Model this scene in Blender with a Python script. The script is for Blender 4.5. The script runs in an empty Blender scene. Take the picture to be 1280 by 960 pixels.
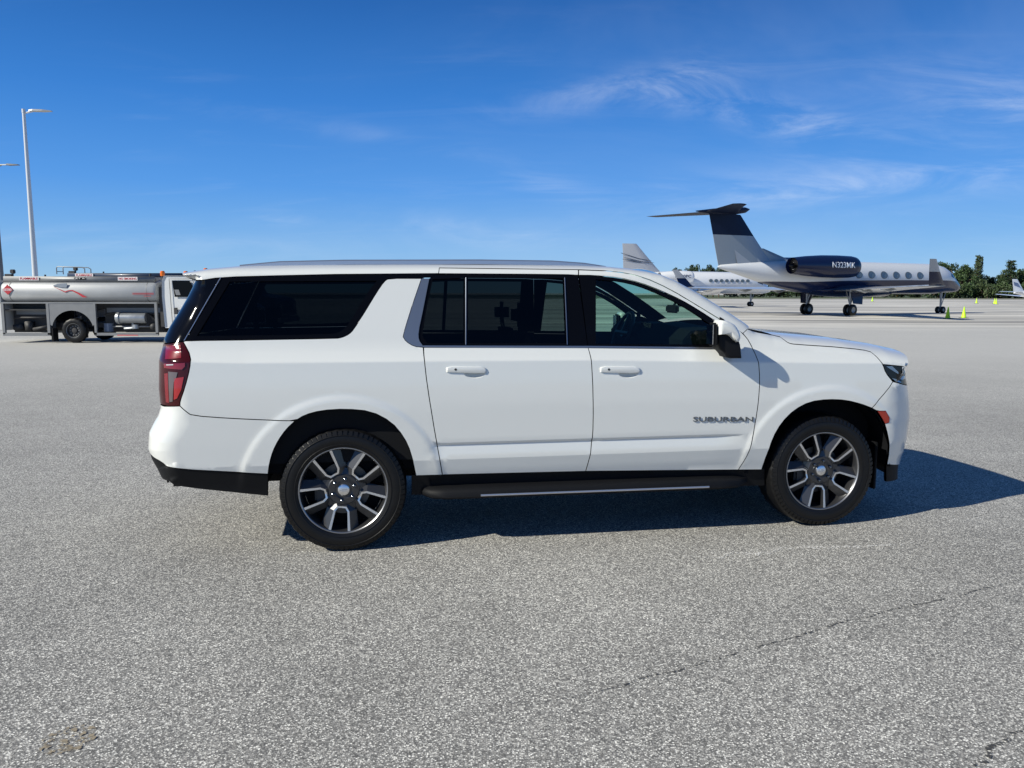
import bpy, bmesh, math, random, mathutils
import numpy as np
from mathutils import Vector, Matrix
from mathutils.geometry import delaunay_2d_cdt
random.seed(7)
S = bpy.context.scene
COL = S.collection
R = math.radians
PI = math.pi

# ------------------------------------------------------------------ materials
def mat(name, col=(.5,.5,.5), rough=.5, metal=0., coat=0., spec=.5, emit=None, var=0., vscale=8., bump=0., bscale=60.):
    m = bpy.data.materials.new(name); m.use_nodes = True
    nt = m.node_tree; b = nt.nodes['Principled BSDF']
    b.inputs['Base Color'].default_value = (*col, 1)
    b.inputs['Roughness'].default_value = rough
    b.inputs['Metallic'].default_value = metal
    b.inputs['Coat Weight'].default_value = coat
    b.inputs['Coat Roughness'].default_value = .03
    b.inputs['Specular IOR Level'].default_value = spec
    if var or bump:
        tc = nt.nodes.new('ShaderNodeTexCoord')
        n = nt.nodes.new('ShaderNodeTexNoise'); n.inputs['Scale'].default_value = vscale; n.inputs['Detail'].default_value = 5
        nt.links.new(tc.outputs['Object'], n.inputs['Vector'])
        if var:
            mx = nt.nodes.new('ShaderNodeMix'); mx.data_type = 'RGBA'
            mx.inputs[6].default_value = (*[c*(1-var) for c in col], 1)
            mx.inputs[7].default_value = (*[min(1, c*(1+var)) for c in col], 1)
            nt.links.new(n.outputs['Fac'], mx.inputs[0]); nt.links.new(mx.outputs[2], b.inputs['Base Color'])
            mr = nt.nodes.new('ShaderNodeMapRange'); mr.inputs[3].default_value = max(0, rough-.08); mr.inputs[4].default_value = min(1, rough+.1)
            nt.links.new(n.outputs['Fac'], mr.inputs[0]); nt.links.new(mr.outputs[0], b.inputs['Roughness'])
        if bump:
            n2 = nt.nodes.new('ShaderNodeTexNoise'); n2.inputs['Scale'].default_value = bscale; n2.inputs['Detail'].default_value = 4
            nt.links.new(tc.outputs['Object'], n2.inputs['Vector'])
            bp = nt.nodes.new('ShaderNodeBump'); bp.inputs['Strength'].default_value = bump; bp.inputs['Distance'].default_value = .01
            nt.links.new(n2.outputs['Fac'], bp.inputs['Height']); nt.links.new(bp.outputs[0], b.inputs['Normal'])
    if emit:
        b.inputs['Emission Color'].default_value = (*emit[:3], 1); b.inputs['Emission Strength'].default_value = emit[3]
    return m

def glass(name, tint, ior=1.5):
    m = bpy.data.materials.new(name); m.use_nodes = True
    nt = m.node_tree; nt.nodes.remove(nt.nodes['Principled BSDF'])
    out = nt.nodes['Material Output']
    tr = nt.nodes.new('ShaderNodeBsdfTransparent'); tr.inputs[0].default_value = (*tint, 1)
    gl = nt.nodes.new('ShaderNodeBsdfGlossy'); gl.inputs['Roughness'].default_value = .01
    fr = nt.nodes.new('ShaderNodeFresnel'); fr.inputs[0].default_value = ior
    ge = nt.nodes.new('ShaderNodeNewGeometry')
    mul = nt.nodes.new('ShaderNodeMath'); mul.operation = 'MULTIPLY'
    inv = nt.nodes.new('ShaderNodeMath'); inv.operation = 'SUBTRACT'; inv.inputs[0].default_value = 1
    nt.links.new(ge.outputs['Backfacing'], inv.inputs[1])
    nt.links.new(fr.outputs[0], mul.inputs[0]); nt.links.new(inv.outputs[0], mul.inputs[1])
    mx = nt.nodes.new('ShaderNodeMixShader')
    nt.links.new(mul.outputs[0], mx.inputs[0]); nt.links.new(tr.outputs[0], mx.inputs[1]); nt.links.new(gl.outputs[0], mx.inputs[2])
    nt.links.new(mx.outputs[0], out.inputs[0])
    return m

M = {}
M['white'] = mat('white_paint', (.715,.727,.70), .32, coat=1.0)
M['white'].node_tree.nodes['Principled BSDF'].inputs['Coat Roughness'].default_value = .06
M['inner'] = mat('interior_black', (.006,.0065,.008), .8, spec=.2)
M['gloss_black'] = mat('gloss_black', (.003,.003,.004), .12, spec=.15)
M['plastic'] = mat('black_plastic', (.006,.0065,.008), .6, spec=.2, bump=.15, bscale=400)
M['plastic2'] = mat('grey_plastic', (.03,.032,.035), .5)
M['rubber'] = mat('tyre_rubber', (.006,.006,.0065), .42, spec=.3, var=.2, vscale=14)
M['chrome'] = mat('chrome', (.75,.76,.78), .08, metal=1)
M['dchrome'] = mat('dark_chrome', (.16,.18,.21), .18, metal=1)
M['machined'] = mat('machined_aluminium', (.82,.82,.83), .3, metal=1)
M['wheelgrey'] = mat('painted_wheel_grey', (.042,.043,.047), .34, metal=.5, coat=.5)
M['steel'] = mat('brake_steel', (.10,.10,.10), .45, metal=.9)
M['belt'] = mat('belt_metal', (.45,.46,.47), .3, metal=.9)
M['glass_quarter'] = glass('quarter_glass', (.075,.09,.095), 1.33)
M['rail'] = mat('rail_satin', (.62,.63,.65), .38, metal=.9)
M['pillar_chrome'] = mat('pillar_chrome', (.46,.44,.42), .32, metal=.9)
M['tail_gloss'] = mat('tail_gloss_black', (.003,.003,.004), .05, spec=.3)
M['red'] = mat('lamp_red', (.20,.004,.010), .2, coat=1)
M['red2'] = mat('lamp_bright_red', (.34,.008,.010), .2, coat=1)
M['clear'] = mat('lamp_clear', (.13,.10,.10), .3, metal=.2, coat=1)
M['taildark'] = mat('tail_housing', (.045,.004,.006), .12, spec=.35)
M['lampwhite'] = mat('lamp_white', (.55,.57,.58), .2, coat=.5)
M['rimedge'] = mat('rim_edge_metal', (.42,.42,.43), .35, metal=1)
M['amber'] = mat('marker_red', (.34,.022,.008), .25, coat=.6)
M['hl'] = mat('headlight_chrome', (.34,.37,.40), .25, metal=.9)
M['hldark'] = mat('headlight_dark', (.008,.010,.013), .12, spec=.35)
M['badge'] = mat('badge_grey', (.11,.12,.13), .35, metal=.3)
M['glass_front'] = glass('tinted_front_glass', (.50,.68,.62), 1.5)
M['glass_dark'] = glass('privacy_glass', (.12,.14,.145), 1.36)
M['windscreen'] = glass('windscreen_glass', (.62,.80,.74), 1.5)

# ------------------------------------------------------------------ mesh helpers
class MB:
    """Collects polygons; build() links them as one mesh object."""
    def __init__(s): s.v=[]; s.f=[]; s.mi=[]; s.n={}; s.sm=[]
    def add(s, vs, fs, mi=0, smooth=True):
        o=len(s.v); s.v+= [tuple(map(float,v)) for v in vs]
        for f in fs: s.f.append(tuple(i+o for i in f)); s.mi.append(mi); s.sm.append(smooth)
        return s
    def box(s, x0,x1,y0,y1,z0,z1, mi=0, bev=0.):
        if bev<=0:
            vs=[(x,y,z) for x in(x0,x1) for y in(y0,y1) for z in(z0,z1)]
            fs=[(0,1,3,2),(4,6,7,5),(0,4,5,1),(2,3,7,6),(0,2,6,4),(1,5,7,3)]
            return s.add(vs,fs,mi,False)
        bm=bmesh.new(); bmesh.ops.create_cube(bm,size=1)
        bmesh.ops.scale(bm,vec=(x1-x0,y1-y0,z1-z0),verts=bm.verts)
        bmesh.ops.translate(bm,vec=((x0+x1)/2,(y0+y1)/2,(z0+z1)/2),verts=bm.verts)
        bmesh.ops.bevel(bm,geom=list(bm.edges),offset=bev,segments=2,affect='EDGES')
        bm.verts.index_update()
        s.add([v.co[:] for v in bm.verts],[tuple(v.index for v in f.verts) for f in bm.faces],mi,True); bm.free(); return s
    def tube(s, pts, rad, n=10, mi=0, caps=True):
        pts=[Vector(p) for p in pts]
        rad=rad if isinstance(rad,(list,tuple)) else [rad]*len(pts)
        vs=[];fs=[];prev=None
        for i,p in enumerate(pts):
            t=(pts[min(i+1,len(pts)-1)]-pts[max(i-1,0)]).normalized()
            if prev is None:
                a=Vector((0,0,1)) if abs(t.z)<.9 else Vector((1,0,0)); u=t.cross(a).normalized()
            else: u=(prev-t*prev.dot(t)).normalized()
            prev=u; w=t.cross(u)
            for k in range(n):
                an=2*PI*k/n; vs.append(p+rad[i]*(math.cos(an)*u+math.sin(an)*w))
        for i in range(len(pts)-1):
            for k in range(n): fs.append((i*n+k,i*n+(k+1)%n,(i+1)*n+(k+1)%n,(i+1)*n+k))
        if caps: fs.append(tuple(range(n))[::-1]); fs.append(tuple((len(pts)-1)*n+k for k in range(n)))
        return s.add(vs,fs,mi,True)
    def rings(s, rs, mi=0, close=True, caps=(True,True), smooth=True):
        n=len(rs[0]); vs=[p for r in rs for p in r]; fs=[]
        for i in range(len(rs)-1):
            for k in range(n if close else n-1): fs.append((i*n+k,i*n+(k+1)%n,(i+1)*n+(k+1)%n,(i+1)*n+k))
        if caps[0]: fs.append(tuple(range(n))[::-1])
        if caps[1]: fs.append(tuple((len(rs)-1)*n+k for k in range(n)))
        return s.add(vs,fs,mi,smooth)
    def prism(s, poly, a0, a1, axis='y', mi=0, smooth=False):
        """polygon (u,v) extruded along axis: y -> (u,a,v); x -> (a,u,v); z -> (u,v,a)"""
        f={'y':lambda u,v,a:(u,a,v),'x':lambda u,v,a:(a,u,v),'z':lambda u,v,a:(u,v,a)}[axis]
        n=len(poly)
        vs=[f(u,v,a0) for u,v in poly]+[f(u,v,a1) for u,v in poly]
        fs=[tuple(range(n)),tuple(range(2*n-1,n-1,-1))]+[(k,k+n,(k+1)%n+n,(k+1)%n) for k in range(n)]
        return s.add(vs,fs,mi,smooth)
    def puffy(s, poly, w0, w1, bev, mi=0, axis='y'):
        cx=sum(p[0] for p in poly)/len(poly); cz=sum(p[1] for p in poly)/len(poly)
        rs=[];N=5
        def ring(a,ins):
            out=[]
            for u,v in poly:
                d=math.hypot(u-cx,v-cz); k=max(0.,1-ins/max(d,1e-6)); pu,pv=cx+(u-cx)*k,cz+(v-cz)*k
                out.append((pu,a,pv) if axis=='y' else ((a,pu,pv) if axis=='x' else (pu,pv,a)))
            return out
        sg=1 if w1>w0 else -1
        for i in range(N+1):
            t=PI/2*i/N; rs.append(ring(w0+sg*bev*(1-math.sin(t)),bev*(1-math.cos(t))) )
        rs=[ring(w0+sg*bev*(1-math.cos(PI/2*i/N)) if False else w0+sg*bev*(1-math.cos(PI/2*i/N)), bev*(1-math.sin(PI/2*i/N))) for i in range(N+1)]
        rs+=[ring(w1-sg*bev*(1-math.cos(PI/2*(N-i)/N)), bev*(1-math.sin(PI/2*(N-i)/N))) for i in range(N+1)]
        return s.rings(rs,mi)
    def revolve(s, prof, n=64, mi=0, axis='y', c=(0,0,0), fn=None, a0=0., a1=2*PI):
        """prof: (axial, radius) list"""
        vs=[];full=abs(a1-a0-2*PI)<1e-6; m=n if full else n+1
        for k in range(m):
            an=a0+(a1-a0)*k/n
            for j,(a,r) in enumerate(prof):
                if fn: r=fn(k,j,a,r)
                ca,sa=r*math.cos(an),r*math.sin(an)
                p={'y':(ca,a,sa),'x':(a,ca,sa),'z':(ca,sa,a)}[axis]
                vs.append((p[0]+c[0],p[1]+c[1],p[2]+c[2]))
        L=len(prof);fs=[]
        for k in range(n):
            k2=(k+1)%m
            for j in range(L-1): fs.append((k*L+j,k*L+j+1,k2*L+j+1,k2*L+j))
        return s.add(vs,fs,mi,True)
    def disc(s, c, r, axis='y', n=32, mi=0):
        vs=[]
        for k in range(n):
            a=2*PI*k/n; ca,sa=r*math.cos(a),r*math.sin(a)
            p={'y':(ca,0,sa),'x':(0,ca,sa),'z':(ca,sa,0)}[axis]; vs.append((c[0]+p[0],c[1]+p[1],c[2]+p[2]))
        return s.add(vs,[tuple(range(n))],mi,False)
    def sphere(s, c, r, n=12, m=8, mi=0, sc=(1,1,1)):
        vs=[];fs=[]
        for j in range(m+1):
            t=PI*j/m
            for k in range(n):
                a=2*PI*k/n; vs.append((c[0]+sc[0]*r*math.sin(t)*math.cos(a),c[1]+sc[1]*r*math.sin(t)*math.sin(a),c[2]+sc[2]*r*math.cos(t)))
        for j in range(m):
            for k in range(n): fs.append((j*n+k,(j+1)*n+k,(j+1)*n+(k+1)%n,j*n+(k+1)%n))
        return s.add(vs,fs,mi)
    def build(s, name, mats, parent=None, loc=(0,0,0), rot=(0,0,0), sharp=None, fix=True):
        me=bpy.data.meshes.new(name); me.from_pydata(s.v,[],s.f)
        mats=mats if isinstance(mats,(list,tuple)) else [mats]
        for m in mats: me.materials.append(M[m] if isinstance(m,str) else m)
        me.polygons.foreach_set('material_index',s.mi); me.polygons.foreach_set('use_smooth',s.sm)
        if fix:
            bm=bmesh.new(); bm.from_mesh(me)
            bmesh.ops.remove_doubles(bm,verts=bm.verts,dist=1e-5)
            bmesh.ops.recalc_face_normals(bm,faces=bm.faces)
            for e in bm.edges:
                if len(e.link_faces)==2 and e.calc_face_angle(0)>R(sharp or 38): e.smooth=False
            bm.to_mesh(me); bm.free()
        me.update()
        o=bpy.data.objects.new(name,me); COL.objects.link(o); o.location=loc; o.rotation_euler=rot
        if parent: o.parent=parent
        return o

def tag(o, label=None, cat=None, group=None, kind=None):
    if label: o['label']=label
    if cat: o['category']=cat
    if group: o['group']=group
    if kind: o['kind']=kind
    return o
def empty(name, loc=(0,0,0), rz=0., parent=None):
    o=bpy.data.objects.new(name,None); COL.objects.link(o); o.location=loc; o.rotation_euler=(0,0,rz)
    o.empty_display_size=.2
    if parent: o.parent=parent
    return o
def copy_tree(o, parent=None):
    c=o.copy(); COL.objects.link(c); c.parent=parent
    for ch in list(o.children): copy_tree(ch,c)
    return c
def text_verts(txt, size=1., bold=0., extrude=.0):
    cu=bpy.data.curves.new('txt','FONT'); cu.body=txt; cu.size=size; cu.extrude=extrude; cu.offset=bold; cu.align_x='CENTER'; cu.align_y='CENTER'; cu.resolution_u=3
    ob=bpy.data.objects.new('txt',cu); COL.objects.link(ob)
    dg=bpy.context.evaluated_depsgraph_get(); me=bpy.data.meshes.new_from_object(ob.evaluated_get(dg))
    v=[tuple(x.co) for x in me.vertices]; f=[tuple(p.vertices) for p in me.polygons]
    bpy.data.objects.remove(ob); bpy.data.curves.remove(cu); bpy.data.meshes.remove(me)
    return v,f
def add_text(mb, txt, fn, w, hgt, mi=0, extrude=0., bold=0.):
    """text fitted in w x hgt, centred, mapped by fn(u,v,depth)"""
    v,f=text_verts(txt,1.,bold,0.05 if extrude else 0.)
    xs=[p[0] for p in v];ys=[p[1] for p in v]
    sx=w/(max(xs)-min(xs)); sy=hgt/(max(ys)-min(ys)); mx=(max(xs)+min(xs))/2;my=(max(ys)+min(ys))/2
    mb.add([fn((p[0]-mx)*sx,(p[1]-my)*sy,(p[2]/.05*extrude) if extrude else 0.) for p in v],f,mi,False)
WZ=np.array([0.25,.30,.46,.53,.606,.614,.696,.704,.716,.73,.95,1.10,1.268,1.276,1.30,1.36,1.86,1.97])
WW=np.array([.92,.93,.955,.981,1.003,1.003,.990,.990,1.002,1.004,1.010,1.006,.994,.991,.976,.944,.798,.764])
SH=np.array([[-1.3,.02],[-.6,-.002],[.5,-.005],[1.6,-.012],[2.6,-.035],[3.44,-.058],[4.4,-.075]])
HUBS=((-.015,.41),(3.43,.41))
def smooth(t):
    t=np.clip(t,0,1); return t*t*(3-2*t)
def Wbase(x,z):
    sh=np.interp(x,SH[:,0],SH[:,1])*smooth((z-.8)/.3)*(1-smooth((z-1.40)/.1))
    zz=z-sh
    w=np.interp(zz,WZ,WW)
    zl=np.array([.46,.606,.73,.95]); wl=np.array([.955,.998,1.004,1.010])
    flat=np.where((zz>.46)&(zz<.95),np.interp(zz,zl,wl),w)
    k=smooth((x-.52)/.12)*(1-smooth((x-2.55)/.35))   # lower crease only on the doors
    w=k*w+(1-k)*flat
    w=w-.018*np.clip(np.abs(x-1.6)/2.9,0,2)**4
    return w
def dist(O,x,z):
    """O: n x 4 (x,z,a,B) -> d,a,B at nearest point"""
    x=np.atleast_1d(x).astype(float);z=np.atleast_1d(z).astype(float)
    P=O[:-1,:2];Q=O[1:,:2];D=Q-P;L2=(D**2).sum(1)
    best=np.full(len(x),9.);A=np.zeros(len(x));B=np.zeros(len(x))
    for i in range(len(P)):
        t=np.clip(((x-P[i,0])*D[i,0]+(z-P[i,1])*D[i,1])/L2[i],0,1)
        d=np.hypot(x-P[i,0]-t*D[i,0],z-P[i,1]-t*D[i,1])
        m=d<best; best=np.where(m,d,best)
        A=np.where(m,O[i,2]+t*(O[i+1,2]-O[i,2]),A);B=np.where(m,O[i,3]+t*(O[i+1,3]-O[i,3]),B)
    return best,A,B
def F(O,x,z,flare=True):
    x=np.atleast_1d(x).astype(float);z=np.atleast_1d(z).astype(float)
    d,a,B=dist(O,x,z)
    r=1-np.clip(d/a,0,1)
    w=Wbase(x,z)-B*(1-np.sqrt(np.clip(1-r*r,0,1)))
    if flare:
        for hx,hz in HUBS:
            rr=np.hypot((x-hx)*.96,z-hz)
            k=(1-smooth((rr-.605)/.05))*smooth((z-.40)/.12)
            w=w+.008*k
    return w
OUT=np.array([[-1.112, 0.4246, 0.12, 0.15], [-1.1603, 0.4615, 0.12, 0.15], [-1.2202, 0.561, 0.22, 0.26], [-1.2511, 0.6373, 0.22, 0.26], [-1.2673, 0.7074, 0.22, 0.26], [-1.2545, 0.8135, 0.22, 0.26], [-1.2246, 0.8711, 0.22, 0.26], [-1.1924, 0.9232, 0.22, 0.26], [-1.1748, 0.9772, 0.22, 0.26], [-1.1814, 1.093, 0.22, 0.26], [-1.1749, 1.2758, 0.22, 0.26], [-1.1551, 1.3794, 0.22, 0.26], [-1.147, 1.408, 0.2, 0.22], [-1.1085, 1.4928, 0.2, 0.2], [-1.0549, 1.5838, 0.2, 0.2], [-1.0058, 1.6747, 0.18, 0.2], [-0.9701, 1.74, 0.14, 0.18], [-0.9455, 1.787, 0.1, 0.15], [-0.9994, 1.8076, 0.05, 0.12], [-1.0298, 1.837, 0.05, 0.14], [-0.8541, 1.8696, 0.06, 0.17], [-0.6749, 1.8883, 0.07, 0.2], [-0.1531, 1.9003, 0.075, 0.2], [0.4965, 1.9085, 0.075, 0.2], [1.1736, 1.9115, 0.075, 0.2], [1.6412, 1.9094, 0.075, 0.2], [1.8682, 1.9019, 0.07, 0.18], [2.0165, 1.888, 0.07, 0.16], [2.1347, 1.8697, 0.07, 0.14], [2.2392, 1.8472, 0.07, 0.12], [2.3442, 1.8028, 0.07, 0.11], [2.5134, 1.7098, 0.07, 0.1], [2.6769, 1.6084, 0.07, 0.1], [2.8385, 1.5029, 0.07, 0.1], [2.9065, 1.4531, 0.07, 0.12], [3.0453, 1.4286, 0.08, 0.2], [3.2827, 1.4093, 0.1, 0.3], [3.6253, 1.3784, 0.11, 0.32], [3.9469, 1.3342, 0.12, 0.34], [4.1456, 1.2949, 0.13, 0.36], [4.1869, 1.2655, 0.16, 0.36], [4.1759, 1.2451, 0.19, 0.38], [4.1755, 1.2238, 0.24, 0.4], [4.1891, 1.2002, 0.3, 0.4], [4.2227, 1.1581, 0.36, 0.4], [4.2722, 0.967, 0.4, 0.4], [4.2897, 0.8697, 0.4, 0.4], [4.3, 0.7708, 0.4, 0.4], [4.2928, 0.6284, 0.4, 0.4], [4.2951, 0.4975, 0.4, 0.4], [4.2788, 0.4167, 0.38, 0.4], [4.2719, 0.3456, 0.36, 0.38], [4.2795, 0.256, 0.34, 0.36]])
REG={
'rear_bumper':[[-1.3123,1.0112],[-1.133,0.9926],[-1.0723,0.9995],[-1.0019,1.0045],[-0.9687,0.9717],[-0.9317,0.9431],[-0.7043,0.9198],[-0.4385,0.9011],[-0.3045,0.8955],[-0.3608,0.8449],[-0.4128,0.7732],[-0.4502,0.7008],[-0.473,0.6276],[-0.4882,0.5478],[-1.0976,0.6068],[-1.1393,0.645],[-1.2138,0.6694],[-1.3415,0.7342]],
'rear_valance':[[-1.3415,0.7342],[-1.2138,0.6694],[-1.1393,0.645],[-1.0976,0.6068],[-0.4884,0.545],[-0.4999,0.3881],[-1.0699,0.477],[-1.105,0.5117],[-1.3497,0.5202]],
'quarter':[[0.6373,0.4955],[0.5844,0.8115],[0.5404,1.1057],[0.5231,1.2883],[0.5206,1.3542],[0.4615,1.36],[0.409,1.3931],[0.3914,1.4228],[0.4029,1.4695],[0.454,1.6211],[0.5226,1.8067],[0.3034,1.8057],[0.2736,1.7844],[0.2253,1.7157],[0.1479,1.5902],[0.0717,1.4716],[0.0406,1.4409],[-0.0055,1.4208],[-0.0411,1.4159],[-0.6384,1.4106],[-0.9624,1.4092],[-0.9821,1.4032],[-0.9277,1.3104],[-0.9331,1.242],[-0.9676,1.1178],[-1.0006,1.0323],[-1.0019,1.0045],[-0.9687,0.9717],[-0.9317,0.9431],[-0.7043,0.9198],[-0.4385,0.9011],[-0.3045,0.8955],[-0.2436,0.9331],[-0.143,0.9593],[0.0132,0.966],[0.1755,0.9465],[0.3027,0.8743],[0.3842,0.7704],[0.4298,0.6609],[0.4608,0.4973]],
'rear_door':[[0.5232,1.3542],[1.6435,1.3454],[1.6548,1.2717],[1.6641,1.0846],[1.6712,0.8193],[1.6647,0.6666],[1.6333,0.4801],[0.6373,0.4955],[0.5844,0.8115],[0.5404,1.1057],[0.5231,1.2883]],
'front_door':[[1.6428,1.3401],[2.5756,1.3218],[2.6005,1.4946],[2.6556,1.5027],[2.7382,1.4656],[2.7892,1.4285],[2.8362,1.3691],[2.8755,1.2554],[2.8877,1.101],[2.8798,0.9476],[2.8641,0.7862],[2.8314,0.5893],[2.7746,0.445],[1.6333,0.4801],[1.6647,0.6666],[1.6712,0.8193],[1.6641,1.0846],[1.6548,1.2717]],
'fender':[[2.9552,0.4392],[2.9664,0.5468],[2.9994,0.6809],[3.0619,0.7937],[3.1559,0.8844],[3.2709,0.9398],[3.4151,0.9538],[3.5589,0.9447],[3.6851,0.9124],[3.7718,0.8807],[3.9003,1.0139],[3.9383,1.07],[3.8785,1.1354],[3.8548,1.1976],[3.8014,1.2841],[3.7437,1.3001],[3.4958,1.3245],[3.1903,1.346],[3.1428,1.3544],[3.1208,1.3745],[3.1096,1.3969],[3.0378,1.4139],[2.8875,1.4377],[2.8281,1.459],[2.7892,1.4285],[2.8362,1.3691],[2.8755,1.2554],[2.8877,1.101],[2.8798,0.9476],[2.8641,0.7862],[2.8314,0.5893],[2.7746,0.445]],
'front_bumper':[[3.7718,0.8807],[3.9003,1.0139],[3.9383,1.07],[4.0415,1.0453],[4.1344,1.0267],[4.4093,1.0077],[4.4726,0.4141],[4.3042,0.3793],[3.9764,0.4368],[3.9578,0.5481],[3.9219,0.6727],[3.8864,0.7613],[3.919,0.7692],[3.9214,0.8049],[3.8869,0.8549],[3.8161,0.8572]],
'marker':[[3.8161,0.8572],[3.8869,0.8549],[3.9214,0.8049],[3.919,0.7692],[3.8864,0.7613],[3.8564,0.807]],
'front_valance':[[3.9764,0.4368],[4.4726,0.4141],[4.4838,0.2625],[4.0062,0.2904]],
'headlight':[[3.8565,1.1976],[4.245,1.1572],[4.3872,1.1613],[4.4093,1.0077],[4.1344,1.0267],[4.0338,1.046],[3.9383,1.0759],[3.8785,1.1354]],
'hood_side':[[3.8548,1.1976],[3.8014,1.2841],[3.7437,1.3001],[3.4958,1.3245],[3.1903,1.346],[3.1428,1.3544],[3.1208,1.3745],[3.1096,1.3969],[3.0378,1.4139],[2.9293,1.5494],[4.3872,1.5439],[4.3872,1.1613],[4.245,1.1572]],
'tail_light':[[-1.2688,1.3892],[-1.1481,1.3806],[-0.9821,1.4032],[-0.9277,1.3104],[-0.9331,1.242],[-0.9676,1.1178],[-1.0006,1.0323],[-1.0019,1.0045],[-1.0723,0.9995],[-1.273,1.0018]],
'tail_glass':[[-1.2736,1.7785],[-0.904,1.7853],[-0.7612,1.8085],[-0.9773,1.4082],[-0.9923,1.4031],[-1.1481,1.3806],[-1.2688,1.3892]],
'quarter_black':[[-0.7538,1.8096],[-0.3934,1.8212],[-0.0373,1.8314],[0.6307,1.8405],[0.5744,1.807],[0.3034,1.8057],[0.2736,1.7844],[0.2253,1.7157],[0.1479,1.5902],[0.0717,1.4716],[0.0406,1.4409],[-0.0055,1.4208],[-0.0411,1.4159],[-0.6384,1.4106],[-0.9698,1.4082]],
'quarter_glass':[[-0.7067,1.7806],[0.2266,1.7895],[0.1787,1.7314],[0.1044,1.6111],[0.0414,1.5078],[-0.0051,1.4618],[-0.0663,1.4417],[-0.9002,1.4376]],
'roof_side':[[-1.2736,1.7785],[-0.974,1.8054],[-0.904,1.7853],[-0.7612,1.8101],[-0.3934,1.8222],[-0.0373,1.8325],[0.6362,1.8416],[0.646,1.8807],[1.6154,1.8748],[1.8799,1.8663],[2.0721,1.8281],[2.267,1.7417],[2.4615,1.6261],[2.6562,1.5083],[2.7892,1.4285],[2.8281,1.459],[2.9879,1.5208],[3.0286,2.2102],[-1.2713,2.1414]],
'rear_frame_top':[[0.6458,1.8795],[1.6148,1.8737],[1.6045,1.8339],[1.5097,1.8389],[0.6361,1.8395]],
'front_frame_top':[[1.6157,1.8719],[1.8787,1.8639],[2.0713,1.8253],[2.2668,1.7389],[2.4613,1.6239],[2.6558,1.5044],[2.5958,1.5086],[2.4713,1.5902],[2.3465,1.6632],[2.1978,1.7303],[2.0491,1.7859],[1.8996,1.8187],[1.7038,1.8345],[1.6063,1.8339]],
'rear_black':[[0.5744,1.807],[0.6307,1.8394],[1.5097,1.8389],[1.6044,1.8323],[1.6425,1.3534],[0.5262,1.3645],[0.4956,1.4011],[0.4918,1.4533],[0.5214,1.5736]],
'rear_glass':[[0.8353,1.8136],[1.4994,1.8113],[1.4903,1.371],[0.8188,1.3774]],
'rear_glass_small':[[0.5973,1.8017],[0.808,1.8107],[0.792,1.3776],[0.5477,1.3799],[0.5174,1.427],[0.5426,1.5735]],
'front_black':[[1.6118,1.8317],[1.7038,1.8333],[1.8995,1.8176],[2.049,1.7847],[2.1977,1.7292],[2.3464,1.6621],[2.4712,1.5891],[2.5957,1.508],[2.5828,1.3299],[1.644,1.3507]],
'front_glass':[[1.7307,1.8068],[1.9033,1.7909],[2.0469,1.7579],[2.1952,1.6995],[2.3318,1.6324],[2.4562,1.5567],[2.5403,1.4949],[2.5426,1.3497],[1.7016,1.3636]],
'chrome_pillar':[[0.5744,1.807],[0.5215,1.5751],[0.4918,1.4533],[0.493,1.4012],[0.5158,1.3698],[0.5259,1.3552],[0.4615,1.36],[0.409,1.3931],[0.3914,1.4228],[0.4029,1.4695],[0.454,1.6211],[0.5226,1.8067]],
'belt_trim':[[0.5209,1.3656],[1.6441,1.3518],[2.5771,1.3328],[2.5753,1.3207],[1.6427,1.3396],[0.5206,1.3542]],
'sill':[[0.4343,0.4955],[0.6374,0.4907],[1.6338,0.4751],[2.7751,0.4413],[2.9935,0.4345],[3.0106,0.3062],[0.4337,0.3493]],
}
# ------------------------------------------------------------------ camera (iPhone-like wide lens at eye height)
FPX,PITCH,ROLL,HCAM=959.93,.1181,.0016,1.7115
CARX,CARY,CARTH=-1.2595,5.9065,.1699
cp_,sp_=math.cos(PITCH),math.sin(PITCH)
Xh=Vector((1,0,0));Vh=Vector((0,sp_,cp_));Dh=Vector((0,cp_,-sp_))
Rc=math.cos(ROLL)*Xh+math.sin(ROLL)*Vh;Uc=-math.sin(ROLL)*Xh+math.cos(ROLL)*Vh
cd=bpy.data.cameras.new('camera');cam=bpy.data.objects.new('camera',cd);COL.objects.link(cam)
mx=Matrix((( Rc.x,Uc.x,-Dh.x,0),(Rc.y,Uc.y,-Dh.y,0),(Rc.z,Uc.z,-Dh.z,HCAM),(0,0,0,1)));cam.matrix_world=mx
cd.sensor_width=36;cd.lens=FPX/1280*36;cd.clip_end=6000;cd.clip_start=.05
S.camera=cam
# ------------------------------------------------------------------ daylight
AZ=CARTH+R(18.8);EL=R(32.8)
tosun=Vector((-math.cos(AZ)*math.cos(EL),-math.sin(AZ)*math.cos(EL),math.sin(EL)))
sd=bpy.data.lights.new('sun','SUN');sd.energy=4.8;sd.angle=R(.53);sd.color=(1,.955,.83)
so=bpy.data.objects.new('sun',sd);COL.objects.link(so);so.rotation_euler=tosun.to_track_quat('Z','Y').to_euler();so.location=(0,0,30)
W=bpy.data.worlds.new('World');S.world=W;W.use_nodes=True;nt=W.node_tree;bg=nt.nodes['Background']
sky=nt.nodes.new('ShaderNodeTexSky');sky.sky_type='NISHITA';sky.sun_disc=False;sky.sun_elevation=EL;sky.sun_rotation=math.atan2(tosun.x,tosun.y)
sky.altitude=0;sky.air_density=1.0;sky.dust_density=.25;sky.ozone_density=3.5
bg.inputs[1].default_value=.105
L=nt.links.new
tc=nt.nodes.new('ShaderNodeTexCoord')
sep=nt.nodes.new('ShaderNodeSeparateXYZ');L(tc.outputs['Generated'],sep.inputs[0])
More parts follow.
